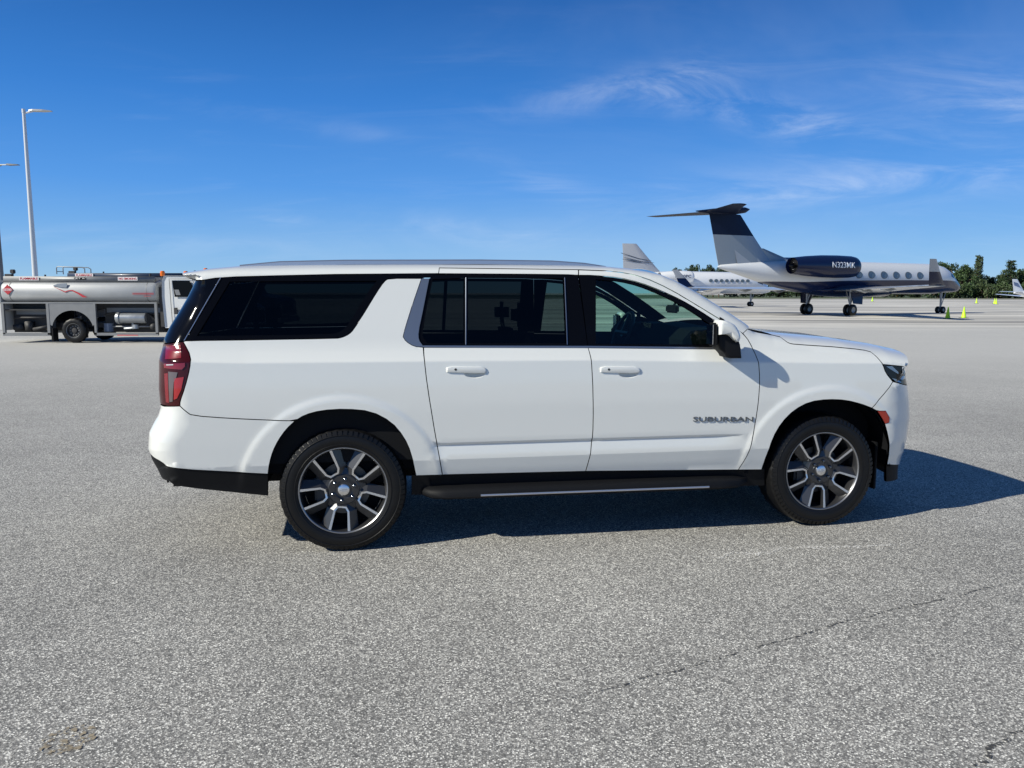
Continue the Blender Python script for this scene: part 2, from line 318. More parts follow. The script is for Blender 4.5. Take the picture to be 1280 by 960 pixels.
def math_(op,a,b=None,clamp=False):
    n=nt.nodes.new('ShaderNodeMath');n.operation=op;n.use_clamp=clamp
    for i,v in enumerate((a,b)):
        if v is None: continue
        if isinstance(v,(int,float)): n.inputs[i].default_value=v
        else: L(v,n.inputs[i])
    return n.outputs[0]
zc=math_('MAXIMUM',sep.outputs[2],.0)
zz=math_('ADD',zc,.10)
px=math_('DIVIDE',sep.outputs[0],zz);py=math_('DIVIDE',sep.outputs[1],zz)
cmb=nt.nodes.new('ShaderNodeCombineXYZ');L(px,cmb.inputs[0]);L(py,cmb.inputs[1])
def cloud(scale,rot,loc,lo,hi,detail=7,dist=1.2,st=(1,3,1)):
    mp=nt.nodes.new('ShaderNodeMapping');mp.inputs['Rotation'].default_value=(0,0,rot);mp.inputs['Location'].default_value=loc;mp.inputs['Scale'].default_value=st
    L(cmb.outputs[0],mp.inputs[0])
    n=nt.nodes.new('ShaderNodeTexNoise');n.inputs['Scale'].default_value=scale;n.inputs['Detail'].default_value=detail;n.inputs['Roughness'].default_value=.62;n.inputs['Distortion'].default_value=dist
    L(mp.outputs[0],n.inputs['Vector'])
    m=nt.nodes.new('ShaderNodeMapRange');m.interpolation_type='SMOOTHSTEP';m.inputs[1].default_value=lo;m.inputs[2].default_value=hi;L(n.outputs[0],m.inputs[0]);return m.outputs[0]
big_=cloud(.55,.3,(3.1,1.7,0),.48,.75,4,.4,(1,1.5,1))
fine=cloud(1.1,-.25,(.4,2.2,0),.44,.80,9,2.6,(1,3.0,1))
yy=math_('MAXIMUM',sep.outputs[1],.05)
su_=math_('DIVIDE',sep.outputs[0],yy);sv_=math_('DIVIDE',sep.outputs[2],yy)
uv=nt.nodes.new('ShaderNodeCombineXYZ');L(su_,uv.inputs[0]);L(sv_,uv.inputs[1])
def uvnoise(scale,st,det,dist,lo,hi,loc=(0,0,0)):
    mp=nt.nodes.new('ShaderNodeMapping');mp.inputs['Scale'].default_value=st;mp.inputs['Location'].default_value=loc;L(uv.outputs[0],mp.inputs[0])
    n=nt.nodes.new('ShaderNodeTexNoise');n.inputs['Scale'].default_value=scale;n.inputs['Detail'].default_value=det;n.inputs['Roughness'].default_value=.65;n.inputs['Distortion'].default_value=dist;L(mp.outputs[0],n.inputs['Vector'])
    m=nt.nodes.new('ShaderNodeMapRange');m.interpolation_type='SMOOTHSTEP';m.inputs[1].default_value=lo;m.inputs[2].default_value=hi;L(n.outputs[0],m.inputs[0]);return m.outputs[0]
wisp=uvnoise(4.5,(1,4.4,1),9,1.0,.36,.78)
soft=uvnoise(2.2,(1,2.2,1),5,.5,.30,.75,(3,1,0))
tot=None
for (u0,v0,s1,s2,an,amp) in ((.15,.253,.10,.013,.14,.62),(.327,.222,.09,.015,-.22,.70),(.62,.25,.14,.025,-.1,.35),(.30,.12,.16,.012,.12,.28),(.22,.262,.03,.02,.5,.35),(-.192,.201,.16,.009,-.16,.17),(.05,.136,.04,.010,-.2,.40),(-.041,.077,.10,.012,-.1,.34),(.518,.148,.22,.022,.08,.45),(-.287,.092,.035,.006,0,.40),(.42,.27,.30,.09,.05,.16),(.58,.22,.12,.02,.2,.3),(.25,.05,.5,.03,0,.18),(-.5,.06,.2,.012,0,.25)):
    du=math_('ADD',su_,-u0);dv=math_('ADD',sv_,-v0)
    a=math_('ADD',math_('MULTIPLY',du,math.cos(an)/s1),math_('MULTIPLY',dv,math.sin(an)/s1))
    b_=math_('ADD',math_('MULTIPLY',du,-math.sin(an)/s2),math_('MULTIPLY',dv,math.cos(an)/s2))
    r2=math_('ADD',math_('MULTIPLY',a,a),math_('MULTIPLY',b_,b_))
    g_=math_('MULTIPLY',math_('POWER',2.718,math_('MULTIPLY',r2,-.5)),amp)
    g_=math_('MULTIPLY',g_,soft if s2>.025 else wisp)
    tot=g_ if tot is None else math_('ADD',tot,g_)
back=math_('MULTIPLY',math_('MULTIPLY',big_,fine),math_('LESS_THAN',sep.outputs[1],.05))
c=math_('ADD',math_('MULTIPLY',tot,.52),math_('MULTIPLY',back,.3),True)
c2=math_('MULTIPLY',cloud(.8,-.1,(7,3,0),.50,.85,6,.8,(1,3.0,1)),.05)
c=math_('ADD',c,c2,True)
mix=nt.nodes.new('ShaderNodeMix');mix.data_type='RGBA';mix.inputs[7].default_value=(7.4,7.9,8.6,1)
hsv=nt.nodes.new('ShaderNodeHueSaturation');hsv.inputs['Saturation'].default_value=1.12;hsv.inputs['Hue'].default_value=.512;L(sky.outputs[0],hsv.inputs['Color'])
mrz=nt.nodes.new('ShaderNodeMapRange');mrz.inputs[1].default_value=0;mrz.inputs[2].default_value=.8;L(zc,mrz.inputs[0])
rp=nt.nodes.new('ShaderNodeValToRGB');L(mrz.outputs[0],rp.inputs[0]);el=rp.color_ramp.elements
K=.1
el[0].position=0;el[0].color=(.34,.60,.84,1);el[1].position=1;el[1].color=(.022,.075,.20,1)
for p_,c_ in ((.05,(.20,.47,.85,1)),(.16,(.078,.32,.82,1)),(.28,(.030,.215,.67,1)),(.42,(.012,.125,.45,1)),(.6,(.022,.095,.30,1))):
    q_=el.new(p_);q_.color=c_
sc=nt.nodes.new('ShaderNodeVectorMath');sc.operation='SCALE';sc.inputs[3].default_value=(1/.105)*.84;L(rp.outputs[0],sc.inputs[0])
m2=nt.nodes.new('ShaderNodeMix');m2.data_type='RGBA';m2.inputs[0].default_value=.88;L(hsv.outputs[0],m2.inputs[6]);L(sc.outputs[0],m2.inputs[7])
L(c,mix.inputs[0]);L(m2.outputs[2],mix.inputs[6]);L(mix.outputs[2],bg.inputs[0])
S.view_settings.view_transform='Standard';S.view_settings.look='None';S.view_settings.exposure=.24;S.view_settings.gamma=1
S.render.engine='CYCLES';S.cycles.max_bounces=7;S.cycles.transparent_max_bounces=16
# ------------------------------------------------------------------ the white car
DIMP=[((.855,1.182),(.072,.034),.032),((1.918,1.165),(.072,.034),.032)]
def Fs(x,z):
    w=F(OUT,x,z)
    for (cx_,cz_),(rx,rz),dp in DIMP:
        q=((x-cx_)/rx)**2+((z-cz_)/rz)**2
        w=w-dp*np.clip(1-q,0,1)**.7
    return w
def inset(poly,g):
    n=len(poly);P=np.array(poly);A=0.5*np.sum(P[:,0]*np.roll(P[:,1],-1)-np.roll(P[:,0],-1)*P[:,1])
    s=1 if A>0 else -1; out=[]
    for i in range(n):
        a,b,c=P[i-1],P[i],P[(i+1)%n]
        e1=(b-a)/max(np.hypot(*(b-a)),1e-9);e2=(c-b)/max(np.hypot(*(c-b)),1e-9)
        n1=np.array([-e1[1],e1[0]])*s;n2=np.array([-e2[1],e2[0]])*s
        m=n1+n2;L=np.dot(m,m)
        m=m*(2/L) if L>.5 else n1*1.0
        out.append(tuple(b+m*g))
    return out
def subdiv(poly,step,closed=True):
    out=[];n=len(poly)
    for i in range(n if closed else n-1):
        a,b=poly[i],poly[(i+1)%n];k=max(1,int(math.ceil(math.dist(a,b)/step)))
        for j in range(k): out.append((a[0]+(b[0]-a[0])*j/k,a[1]+(b[1]-a[1])*j/k))
    if not closed: out.append(tuple(poly[-1]))
    return out
def smooth_poly(poly,ang=38):
    """one round of corner-cutting on soft corners only"""
    n=len(poly);out=[]
    for i in range(n):
        a,b,c=[np.array(poly[j%n]) for j in (i-1,i,i+1)]
        u=b-a;v=c-b;cs=np.dot(u,v)/max(np.hypot(*u)*np.hypot(*v),1e-9)
        if cs>math.cos(R(ang)) and cs<.9995:
            out.append(tuple(b-u*.25));out.append(tuple(b*.75+(a+c)*.125)) ;out.append(tuple(b+v*.25))
        else: out.append(tuple(b))
    return out
def inpoly(P,x,z):
    P=np.array(P);r=np.zeros(len(x),bool);n=len(P);j=n-1
    for i in range(n):
        c=((P[i,1]>z)!=(P[j,1]>z))&(x<(P[j,0]-P[i,0])*(z-P[i,1])/(P[j,1]-P[i,1]+1e-15)+P[i,0]); r^=c;j=i
    return r
OL=subdiv([tuple(r[:2]) for r in OUT],.022,False)
OPOLY=OL+[(4.28,-.2),(-1.16,-.2)]
# offset points for the rounded rim
_rim=[]
for i in range(len(OL)):
    a=np.array(OL[max(i-1,0)]);b=np.array(OL[min(i+1,len(OL)-1)]);t=(b-a)/np.hypot(*(b-a)); nrm=np.array([t[1],-t[0]])
    p=np.array(OL[i]); _,aa,_=dist(OUT,p[0],p[1]); aa=float(aa[0])
    for k in range(1,8):
        dd=aa*(1-math.cos(PI/2*k/8)); q=p+nrm*dd; _rim.append((q[0],q[1],dd))
_rim=np.array(_rim); _d=dist(OUT,_rim[:,0],_rim[:,1])[0]; RIM=_rim[_d>.93*_rim[:,2]][:,:2]
ZR=np.array([.42,.46,.50,.55,.603,.608,.613,.65,.69,.695,.700,.705,.711,.716,.722,.76,.82,.88,.95,1.02,1.10,1.17,1.22,1.252,1.262,1.27,1.278,1.286,1.30,1.33,1.36,1.42,1.5,1.58,1.66,1.74,1.82])
def _grid():
    pts=[]
    for x in np.arange(-1.3,4.4,.045):
        sh=np.interp(x,SH[:,0],SH[:,1])
        for z in ZR:
            zz=z+sh*float(smooth(np.array((z-.8)/.3)))*(1-float(smooth(np.array((z-1.40)/.1))))
            pts.append((x,zz))
    pts=np.array(pts);d,a,_=dist(OUT,pts[:,0],pts[:,1]); pts=pts[(d>a*.98)&inpoly(OPOLY,pts[:,0],pts[:,1])]
    ex=[]
    for (cx_,cz_),(rx,rz),dp in DIMP:
        for rr in (0,.3,.6,.85,.97,1.02):
            for k in range(20): ex.append((cx_+rr*rx*math.cos(2*PI*k/20),cz_+rr*rz*math.sin(2*PI*k/20)))
    for hx,hz in HUBS:
        for rr in (.595,.612,.622,.632,.642,.652,.67):
            for k in range(0,49):
                an=PI*(-.03+1.06*k/48); ex.append((hx+rr*math.cos(an)/.96,hz+rr*math.sin(an)))
    ex=np.array(ex); d,a,_=dist(OUT,ex[:,0],ex[:,1]); ex=ex[d>a]
    # thin grid points that sit on top of the flare samples
    keep=np.ones(len(pts),bool)
    for hx,hz in HUBS:
        rr=np.hypot((pts[:,0]-hx)*.96,pts[:,1]-hz); keep&=~((rr>.59)&(rr<.68)&(pts[:,1]>.42))
    for (cx_,cz_),(rx,rz),dp in DIMP:
        keep&=~((((pts[:,0]-cx_)/rx)**2+((pts[:,1]-cz_)/rz)**2)<1.1)
    return np.vstack([pts[keep],ex,RIM])
GRID=_grid()
def sheet(mb,poly,holes=(),off=0.,gap=.003,fold=.022,mi=0,back=None,backoff=.03,soft=True,both=True,bulge=0.):
    if soft: poly=smooth_poly(poly); holes=[smooth_poly(h) for h in holes]
    if gap: poly=inset(poly,gap)
    loops=[subdiv(poly,.02)]+[subdiv(h,.025) for h in holes]
    vs=[];ed=[]
    for L in loops:
        o=len(vs);vs+=L;ed+=[(o+i,o+(i+1)%len(L)) for i in range(len(L))]
    o=len(vs);vs+=OPOLY;ed+=[(o+i,o+i+1) for i in range(len(OPOLY)-1)]+[(o+len(OPOLY)-1,o)]
    P=np.array(loops[0]);g=GRID[(GRID[:,0]>P[:,0].min())&(GRID[:,0]<P[:,0].max())&(GRID[:,1]>P[:,1].min())&(GRID[:,1]<P[:,1].max())]
    # skip grid points too close to the loops
    bd=np.array([p for L in loops for p in L])
    if len(g):
        dm=np.min(np.hypot(g[:,None,0]-bd[None,:,0],g[:,None,1]-bd[None,:,1]),axis=1); g=g[dm>.008]
    vs+=[tuple(p) for p in g]
    V,E_,Fc,_,_,_=delaunay_2d_cdt([Vector(v) for v in vs],ed,[],0,1e-6)
    V=np.array([[v[0],v[1]] for v in V]);Fc=[tuple(f) for f in Fc]
    C=np.array([V[list(f)].mean(0) for f in Fc])
    ok=inpoly(loops[0],C[:,0],C[:,1])&inpoly(OPOLY,C[:,0],C[:,1])
    for h in loops[1:]: ok&=~inpoly(h,C[:,0],C[:,1])
    Fc=[f for f,k in zip(Fc,ok) if k]
    used=sorted({i for f in Fc for i in f});mp={u:i for i,u in enumerate(used)}
    V=V[used];Fc=[tuple(mp[i] for i in f) for f in Fc]
    w=Fs(V[:,0],V[:,1])-off
    e=np.where(dist(OUT,V[:,0],V[:,1])[0]<.25,3e-3,2e-4)
    gx=(Fs(V[:,0]+e,V[:,1])-Fs(V[:,0]-e,V[:,1]))/(2*e);gz=(Fs(V[:,0],V[:,1]+e)-Fs(V[:,0],V[:,1]-e))/(2*e)
    dO,_,_=dist(OUT,V[:,0],V[:,1])
    near=dO<4e-4
    # limit slopes on the outline itself: normal points along the outline normal
    N=np.stack([-gx,np.ones(len(gx)),-gz],1)
    if near.any():
        for i in np.where(near)[0]:
            q=V[i];best=None
            dd=[((q[0]-a[0])**2+(q[1]-a[1])**2) for a in OL];k=int(np.argmin(dd))
            a=np.array(OL[max(k-1,0)]);b=np.array(OL[min(k+1,len(OL)-1)]);t=(b-a)/np.hypot(*(b-a)); N[i]=(-t[1],.12,t[0])
    N/=np.linalg.norm(N,axis=1)[:,None]
    cnt={}
    for f in Fc:
        for k in range(3):
            e_=(f[k],f[(k+1)%3]);cnt[e_]=cnt.get(e_,0)+1
    bedges=[e_ for e_ in cnt if (e_[1],e_[0]) not in cnt]
    for sgn in ((-1,1) if both else (-1,)):
        o=len(mb.v)
        mb.v+=[(float(V[i,0]),float(sgn*w[i]),float(V[i,1])) for i in range(len(V))]
        a=V[list(Fc[0])];ccw=((a[1,0]-a[0,0])*(a[2,1]-a[0,1])-(a[2,0]-a[0,0])*(a[1,1]-a[0,1]))>0
        # for sgn=-1 (y negative) normal must be -y: counter clockwise in (x,z) gives -y
        for f in Fc:
            flip=(sgn==-1)!=ccw
            ff=f[::-1] if flip else f
            mb.f.append(tuple(i+o for i in ff));mb.mi.append(mi);mb.sm.append(True)
            mb.n[len(mb.f)-1]=[(N[i,0],sgn*N[i,1],N[i,2]) for i in ff]
        if fold:
            for (i,j) in bedges:
                if near[i] and near[j]: continue
                pi,pj=V[i],V[j];t=pj-pi;L=np.hypot(*t)
                if L<1e-7: continue
                nn=np.array([t[1],-t[0]])/L*(1 if ccw else -1)
                o2=len(mb.v)
                for q,k in ((pi,i),(pj,j)):
                    mb.v.append((float(q[0]),float(sgn*w[k]),float(q[1])));mb.v.append((float(q[0]),float(sgn*(w[k]-fold)),float(q[1])))
                mb.f.append((o2,o2+2,o2+3,o2+1));mb.mi.append(mi);mb.sm.append(True)
                mb.n[len(mb.f)-1]=[(nn[0],0,nn[1])]*4
        if back is not None:
            o3=len(mb.v)
            mb.v+=[(float(V[i,0]),float(sgn*(w[i]-backoff)),float(V[i,1])) for i in range(len(V))]
            for f in Fc:
                flip=(sgn==-1)==ccw
                ff=f[::-1] if flip else f
                mb.f.append(tuple(i+o3 for i in ff));mb.mi.append(back);mb.sm.append(False)
    return mb
CROWN=np.concatenate([np.full(8,.07),np.full(4,.06),np.full(6,.05),np.full(3,.01),np.full(8,.018),np.full(5,.06),np.full(1,.05),np.full(1,.02),np.full(6,.016),np.full(11,.07)])
CROWN[:4]=(.01,.015,.03,.05);CROWN[16:19]=(.035,.005,.0)
def band(mb,i0,i1,wfrac=1.,mi=0,back=None,ins=0.,w0=-1.,w1=1.,nu=18,step=.05,trim0=0.,trim1=0.):
    """centre skin following the outline between outline points i0..i1"""
    pts=[];cr=[]
    for i in range(i0,i1):
        a,b=OUT[i,:2],OUT[i+1,:2];k=max(1,int(np.hypot(*(b-a))/step))
        for j in range(k): pts.append(a+(b-a)*j/k);cr.append(CROWN[i]+(CROWN[i+1]-CROWN[i])*j/k)
    pts.append(OUT[i1,:2].copy());cr.append(CROWN[i1])
    if trim0: d=pts[1]-pts[0];pts[0]=pts[0]+d/np.hypot(*d)*trim0
    if trim1: d=pts[-2]-pts[-1];pts[-1]=pts[-1]+d/np.hypot(*d)*trim1
    pts=np.array(pts);n=len(pts)
    d,aa,BB=dist(OUT,pts[:,0],pts[:,1])
    w=(Wbase(pts[:,0],pts[:,1])-BB)+.022*0
    w=Fs(pts[:,0],pts[:,1])
    vs=[];fs=[]
    for i in range(n):
        t=pts[min(i+1,n-1)]-pts[max(i-1,0)];t=t/np.hypot(*t);nr=np.array([-t[1],t[0]])
        for k in range(nu+1):
            u=w0+(w1-w0)*k/nu; c=cr[i]*(1-u*u)-ins
            q=pts[i]+nr*c; vs.append((q[0],u*w[i],q[1]))
    for i in range(n-1):
        for k in range(nu): fs.append((i*(nu+1)+k,i*(nu+1)+k+1,(i+1)*(nu+1)+k+1,(i+1)*(nu+1)+k)[::-1])
    mb.add(vs,fs,mi,True)
    if back is not None:
        vb=[]
        for i in range(n):
            t=pts[min(i+1,n-1)]-pts[max(i-1,0)];t=t/np.hypot(*t);nr=np.array([-t[1],t[0]])
            for k in range(nu+1):
                u=w0+(w1-w0)*k/nu; c=cr[i]*(1-u*u)-.045-ins
                q=pts[i]+nr*c; vb.append((q[0],u*w[i],q[1]))
        mb.add(vb,[f[::-1] for f in fs],back,True)
    return mb
def build_n(mb,name,mats,parent):
    """build keeping analytic normals where given"""
    me=bpy.data.meshes.new(name); me.from_pydata(mb.v,[],mb.f)
    for m in (mats if isinstance(mats,(list,tuple)) else [mats]): me.materials.append(M[m] if isinstance(m,str) else m)
    me.polygons.foreach_set('material_index',mb.mi); me.polygons.foreach_set('use_smooth',mb.sm); me.update()
    base=[tuple(c.vector) for c in me.corner_normals]
    out=[];k=0
    for i,f in enumerate(mb.f):
        L=len(f)
        out+= mb.n[i] if i in mb.n else base[k:k+L]
        k+=L
    me.normals_split_custom_set([Vector(v).normalized() for v in out])
    o=bpy.data.objects.new(name,me);COL.objects.link(o);o.parent=parent
    return o
def arcrow(poly): return poly

car=empty('sport_utility_vehicle',(CARX,CARY,0),CARTH)
tag(car,'long white sport utility vehicle with dark rear windows parked side-on in the foreground','car')
G=REG
def part(name,mats,*args,parent=car,**kw):
    mb=MB(); 
    for a in args: a(mb)
    return build_n(mb,name,mats,parent)
def one_side(sgn):  # helper used for parts that exist separately per side
    pass
def sided(name,mats,fn,parent):
    """make right mesh then left as mirrored mesh"""
    res=[]
    for sg in (1,-1):
        mb=MB();fn(mb)
        if sg==-1:
            mb.v=[(x,-y,z) for x,y,z in mb.v]; mb.f=[f[::-1] for f in mb.f]
            mb.n={k:[(a,-b,c) for a,b,c in v[::-1]] for k,v in mb.n.items()}
        p=parent[0 if sg==1 else 1] if isinstance(parent,(list,tuple)) else parent
        res.append(build_n(mb,name,mats,p))
    return res
# body shell: quarter panels, roof sides, roof, sills
def f_(mb):
    sheet(mb,G['quarter'],back=1); sheet(mb,G['roof_side'],gap=.0015,back=1,backoff=.02)
    band(mb,18,30,back=1); 
band_front=(17,29)
part('body_shell',['white','inner'],lambda mb:(sheet(mb,G['quarter'],back=1),sheet(mb,G['roof_side'],gap=.0015,back=1,backoff=.02)))
roof=MB();band(roof,18,28,back=1,trim1=.05);build_n(roof,'roof',['white','inner'],car)
ws=MB();band(ws,28,34,trim1=.02);build_n(ws,'windscreen',['windscreen'],car)
cowl=MB();band(cowl,34,35,ins=.012);build_n(cowl,'cowl_panel',['plastic'],car)
hood=MB();band(hood,35,43);sheet(hood,G['hood_side']);build_n(hood,'bonnet',['white'],car)
for nm,key in (('front_fender','fender'),):
    sided(nm,['white','inner'],lambda mb:sheet(mb,G[key],both=False,back=1),car)
fb=MB();sheet(fb,G['front_bumper']);band(fb,45,49);build_n(fb,'front_bumper',['white'],car)
gr=MB();band(gr,43,45,mi=0);build_n(gr,'grille',['gloss_black'],car)
fv=MB();sheet(fv,G['front_valance'],off=.012,back=0);band(fv,49,52,ins=.01);build_n(fv,'front_air_dam',['plastic'],car)
rb=MB();sheet(rb,G['rear_bumper'],back=1);band(rb,3,8);build_n(rb,'rear_bumper',['white','inner'],car)
rv=MB();sheet(rv,G['rear_valance'],off=.006,back=0);band(rv,1,3,ins=.01);build_n(rv,'rear_bumper_skirt',['plastic'],car)
tg=MB();band(tg,8,11);build_n(tg,'tailgate',['white'],car)
tgl=MB();sheet(tgl,G['tail_glass'],gap=.004);band(tgl,11,18);build_n(tgl,'tailgate_glass',['tail_gloss'],car)
sided('sill',['plastic'],lambda mb:sheet(mb,G['sill'],off=.03,gap=0,both=False,fold=.05),car)
# doors
def door(nm,keys,frame_key,glasses,gm,hkey):
    ds=sided(nm,['white','inner'],lambda mb:[sheet(mb,G[k],both=False,back=1) for k in keys],car)
    sided('window_frame',['gloss_black','inner'],lambda mb:sheet(mb,G[frame_key],holes=[G[g] for g in glasses],off=.004,gap=.001,both=False,back=1,fold=.03),ds)
    for g in glasses: sided('window_glass',[gm],lambda mb:sheet(mb,G[g],off=.014,gap=-.004,fold=0,both=False),ds)
    def hd(mb):
        P=HND[hkey];ys=float(Fs(np.array([P[4][0]-.08]),np.array([P[4][1]]))[0])
        mb.puffy(P,-(ys-.004),-(ys+.036),.012)
    for d,sg in zip(ds,(1,-1)):
        mb=MB();hd(mb)
        if sg==-1: mb.v=[(x,-y,z) for x,y,z in mb.v]
        hdl=mb.build('door_handle',['white'],d,sharp=60)
        P=HND[hkey];ys=float(Fs(np.array([P[4][0]-.08]),np.array([P[4][1]]))[0]);mb=MB();mb.revolve([(-sg*(ys+.0375),0),(-sg*(ys+.0375),.008),(-sg*(ys+.034),.008)],14,c=(P[0][0]+.062,0,P[0][1]-.012));mb.build('handle_lock',['plastic2'],hdl)
    return ds
HND={'r':[(.6657,1.2216),(.6949,1.2291),(.8915,1.2262),(.9289,1.2151),(.9367,1.1991),(.9311,1.1826),(.8801,1.1808),(.7418,1.1867),(.6678,1.1921)],
     'f':[(1.7132,1.2061),(1.7444,1.2149),(1.9552,1.2118),(1.9953,1.1992),(2.0038,1.1826),(1.9979,1.1682),(1.9433,1.1636),(1.795,1.1698),(1.7157,1.1755)]}
rdoors=door('rear_door',['rear_door','rear_frame_top'],'rear_black',['rear_glass','rear_glass_small'],'glass_dark','r')
fdoors=door('front_door',['front_door','front_frame_top'],'front_black',['front_glass'],'glass_front','f')
qb=sided('quarter_window_frame',['gloss_black','inner'],lambda mb:sheet(mb,G['quarter_black'],holes=[G['quarter_glass']],off=.004,gap=.001,both=False,back=1,fold=.03),car)
sided('quarter_glass',['glass_quarter'],lambda mb:sheet(mb,G['quarter_glass'],off=.014,gap=-.004,fold=0,both=False),qb)
sided('chrome_pillar_trim',['pillar_chrome'],lambda mb:sheet(mb,G['chrome_pillar'],off=-.003,gap=.001,both=False),car)
sided('belt_trim',['belt'],lambda mb:sheet(mb,G['belt_trim'],off=-.004,gap=0,both=False,fold=.008),car)
def yF(x,z): return float(Fs(np.array([x]),np.array([z]))[0])
for (xa,za),(xb,zb) in (((.8214,1.8135),(.8041,1.3675)),((1.5077,1.8168),(1.499,1.3607))):
    for d,sg in zip(rdoors,(1,-1)):
        mb=MB();mb.tube([(xa+(xb-xa)*t,-sg*(yF(xa+(xb-xa)*t,za+(zb-za)*t)-.002),za+(zb-za)*t) for t in (0,.25,.5,.75,1)],.0042,6);mb.build('window_divider',['dchrome'],d)
# seam line on the tail pillar
for sg in (1,-1):
    mb=MB();P0=G['tail_glass'][2];P1=G['tail_glass'][3]
    mb.tube([(P0[0]+(P1[0]-P0[0])*t,-sg*(yF(P0[0]+(P1[0]-P0[0])*t,P0[1]+(P1[1]-P0[1])*t)-.001),P0[1]+(P1[1]-P0[1])*t) for t in np.linspace(0,1,9)],.0032,6);mb.build('tail_pillar_seam',['machined'],car)
# lamps
LAMP={'hl':[[(-1.085,1.262),(-1.035,1.266),(-1.035,1.260),(-1.085,1.256)]],'red':[[(-1.1067,1.3749),(-.9969,1.384),(-.9864,1.3039),(-1.0966,1.2935)],[(-1.106,1.2659),(-.9613,1.2745),(-.9617,1.2522),(-.9812,1.2325),(-1.1033,1.2387)],[(-1.1025,1.2038),(-1.0751,1.2082),(-1.0742,1.0212),(-1.0981,1.0228)]],  # hl: thin white bar painted in as the lamp's highlight line
 'red2':[[(-1.0323,1.1776),(-.9705,1.1876),(-.9894,1.1056),(-1.0175,1.0528),(-1.0399,1.0421)]],'clear':[[(-1.072,1.2184),(-1.0085,1.2152),(-1.0194,1.1803),(-1.0354,1.1551),(-1.0485,1.0317),(-1.071,1.0253)]]}
tl=sided('tail_light',['taildark'],lambda mb:sheet(mb,G['tail_light'],both=False,gap=.003),car)
for k,mn in (('hl','lampwhite'),('red','red'),('red2','red2'),('clear','clear')):
    sided('tail_light_lens',[mn],lambda mb:[sheet(mb,p,off=-.005 if k=='hl' else -.003,gap=0,both=False,fold=.004,soft=False) for p in LAMP[k]],tl)
hl=sided('headlight',['hldark'],lambda mb:sheet(mb,G['headlight'],both=False,gap=.003),car)
HL=[[(3.88,1.1823),(3.9291,1.184),(3.9813,1.1405),(3.9814,1.1247),(3.9292,1.1536)],[(3.9294,1.0964),(3.9815,1.0832),(4.0062,1.0706),(4.0283,1.0545),(3.9609,1.0715)],[(4.0114,1.1778),(4.0444,1.1748),(4.0502,1.1186),(4.0171,1.1192)],[(4.0117,1.1095),(4.125,1.0985),(4.1345,1.075),(4.0145,1.0826)]]
sided('headlight_reflector',['hl'],lambda mb:[sheet(mb,p,off=-.003,gap=0,both=False,fold=.004,soft=False) for p in HL[:2]],hl)
sided('headlight_clear_lens',['lampwhite'],lambda mb:[sheet(mb,p,off=-.003,gap=0,both=False,fold=.004,soft=False) for p in HL[2:]],hl)
sided('side_marker',['amber'],lambda mb:sheet(mb,G['marker'],both=False,gap=.001,off=-.003),car)
it=MB();band(it,46,48,ins=-.006,w0=-.60,w1=.60);build_n(it,'lower_intake',['plastic'],car)
# grille bars
mb=MB()
for z in (1.02,1.08,1.14):
    i=np.interp(z,[OUT[45,1],OUT[43,1]],[OUT[45,0],OUT[43,0]])
    mb.tube([(i+.07*(1-(y/.55)**2)+.01,y,z) for y in np.linspace(-.52,.52,13)],.013,8)
mb.build('grille_bars',['chrome'],car)
mb=MB();mb.tube([(-1.1,-.82,.69),(-1.21,-.70,.70),(-1.26,-.60,.70),(-1.335,0,.70),(-1.26,.60,.70),(-1.21,.70,.70),(-1.1,.82,.69)],.022,8);mb.build('rear_chrome_strip',['chrome'],car)
# name badge on both front doors (the writing the photo shows)
for d,sg in zip(fdoors,(1,-1)):
    mb=MB()
    def fn(u,v,dp,sg=sg):
        x=2.619+sg*u; z=.8285+v-.027*(x-2.619); return (x,-sg*(yF(x,z)+.004+dp),z)
    add_text(mb,'SUBURBAN',fn,.452,.034,0,extrude=.003,bold=.004)
    mb.build('name_badge',['badge'],d,fix=True)
# mirrors
CAP=[(2.4963, 1.506), (2.5105, 1.5313), (2.5589, 1.5254), (2.608, 1.5054), (2.6396, 1.4712), (2.6596, 1.4255), (2.6579, 1.3914), (2.634, 1.379), (2.6058, 1.4032), (2.5807, 1.4262), (2.5502, 1.4332), (2.4989, 1.4325)]
MBS=[(2.5049, 1.4359), (2.5594, 1.4366), (2.5902, 1.425), (2.6153, 1.4031), (2.6436, 1.3817), (2.6661, 1.3832), (2.6782, 1.3556), (2.6879, 1.2664), (2.5838, 1.2666), (2.5611, 1.3053), (2.5143, 1.3401)]
for sg in (1,-1):
    mb=MB();mb.puffy(smooth_poly(CAP,60),-sg*1.03,-sg*1.165,.03);cap=mb.build('wing_mirror',['white'],car,sharp=70)
    mb=MB();mb.puffy(smooth_poly(MBS,60),-sg*.985,-sg*1.125,.022);mb.box(2.468,2.50,-sg*1.02,-sg*1.15,1.35,1.512,bev=.015)
    mb.build('mirror_housing',['plastic'],cap,sharp=60)
    mb=MB();mb.box(2.462,2.467,-sg*1.035,-sg*1.135,1.365,1.50);mb.build('mirror_glass',['chrome'],cap)
    # sail trim between mirror and window
    mb=MB();sheet(mb,[(2.62,1.3640),(2.62,1.545),(2.65,1.528),(2.66,1.36)],off=-.006,gap=0,both=False)
    if sg==-1: mb.v=[(x,-y,z) for x,y,z in mb.v];mb.f=[f[::-1] for f in mb.f];mb.n={k:[(a,-b,c) for a,b,c in v[::-1]] for k,v in mb.n.items()}
    build_n(mb,'mirror_sail_trim',['plastic'],car)
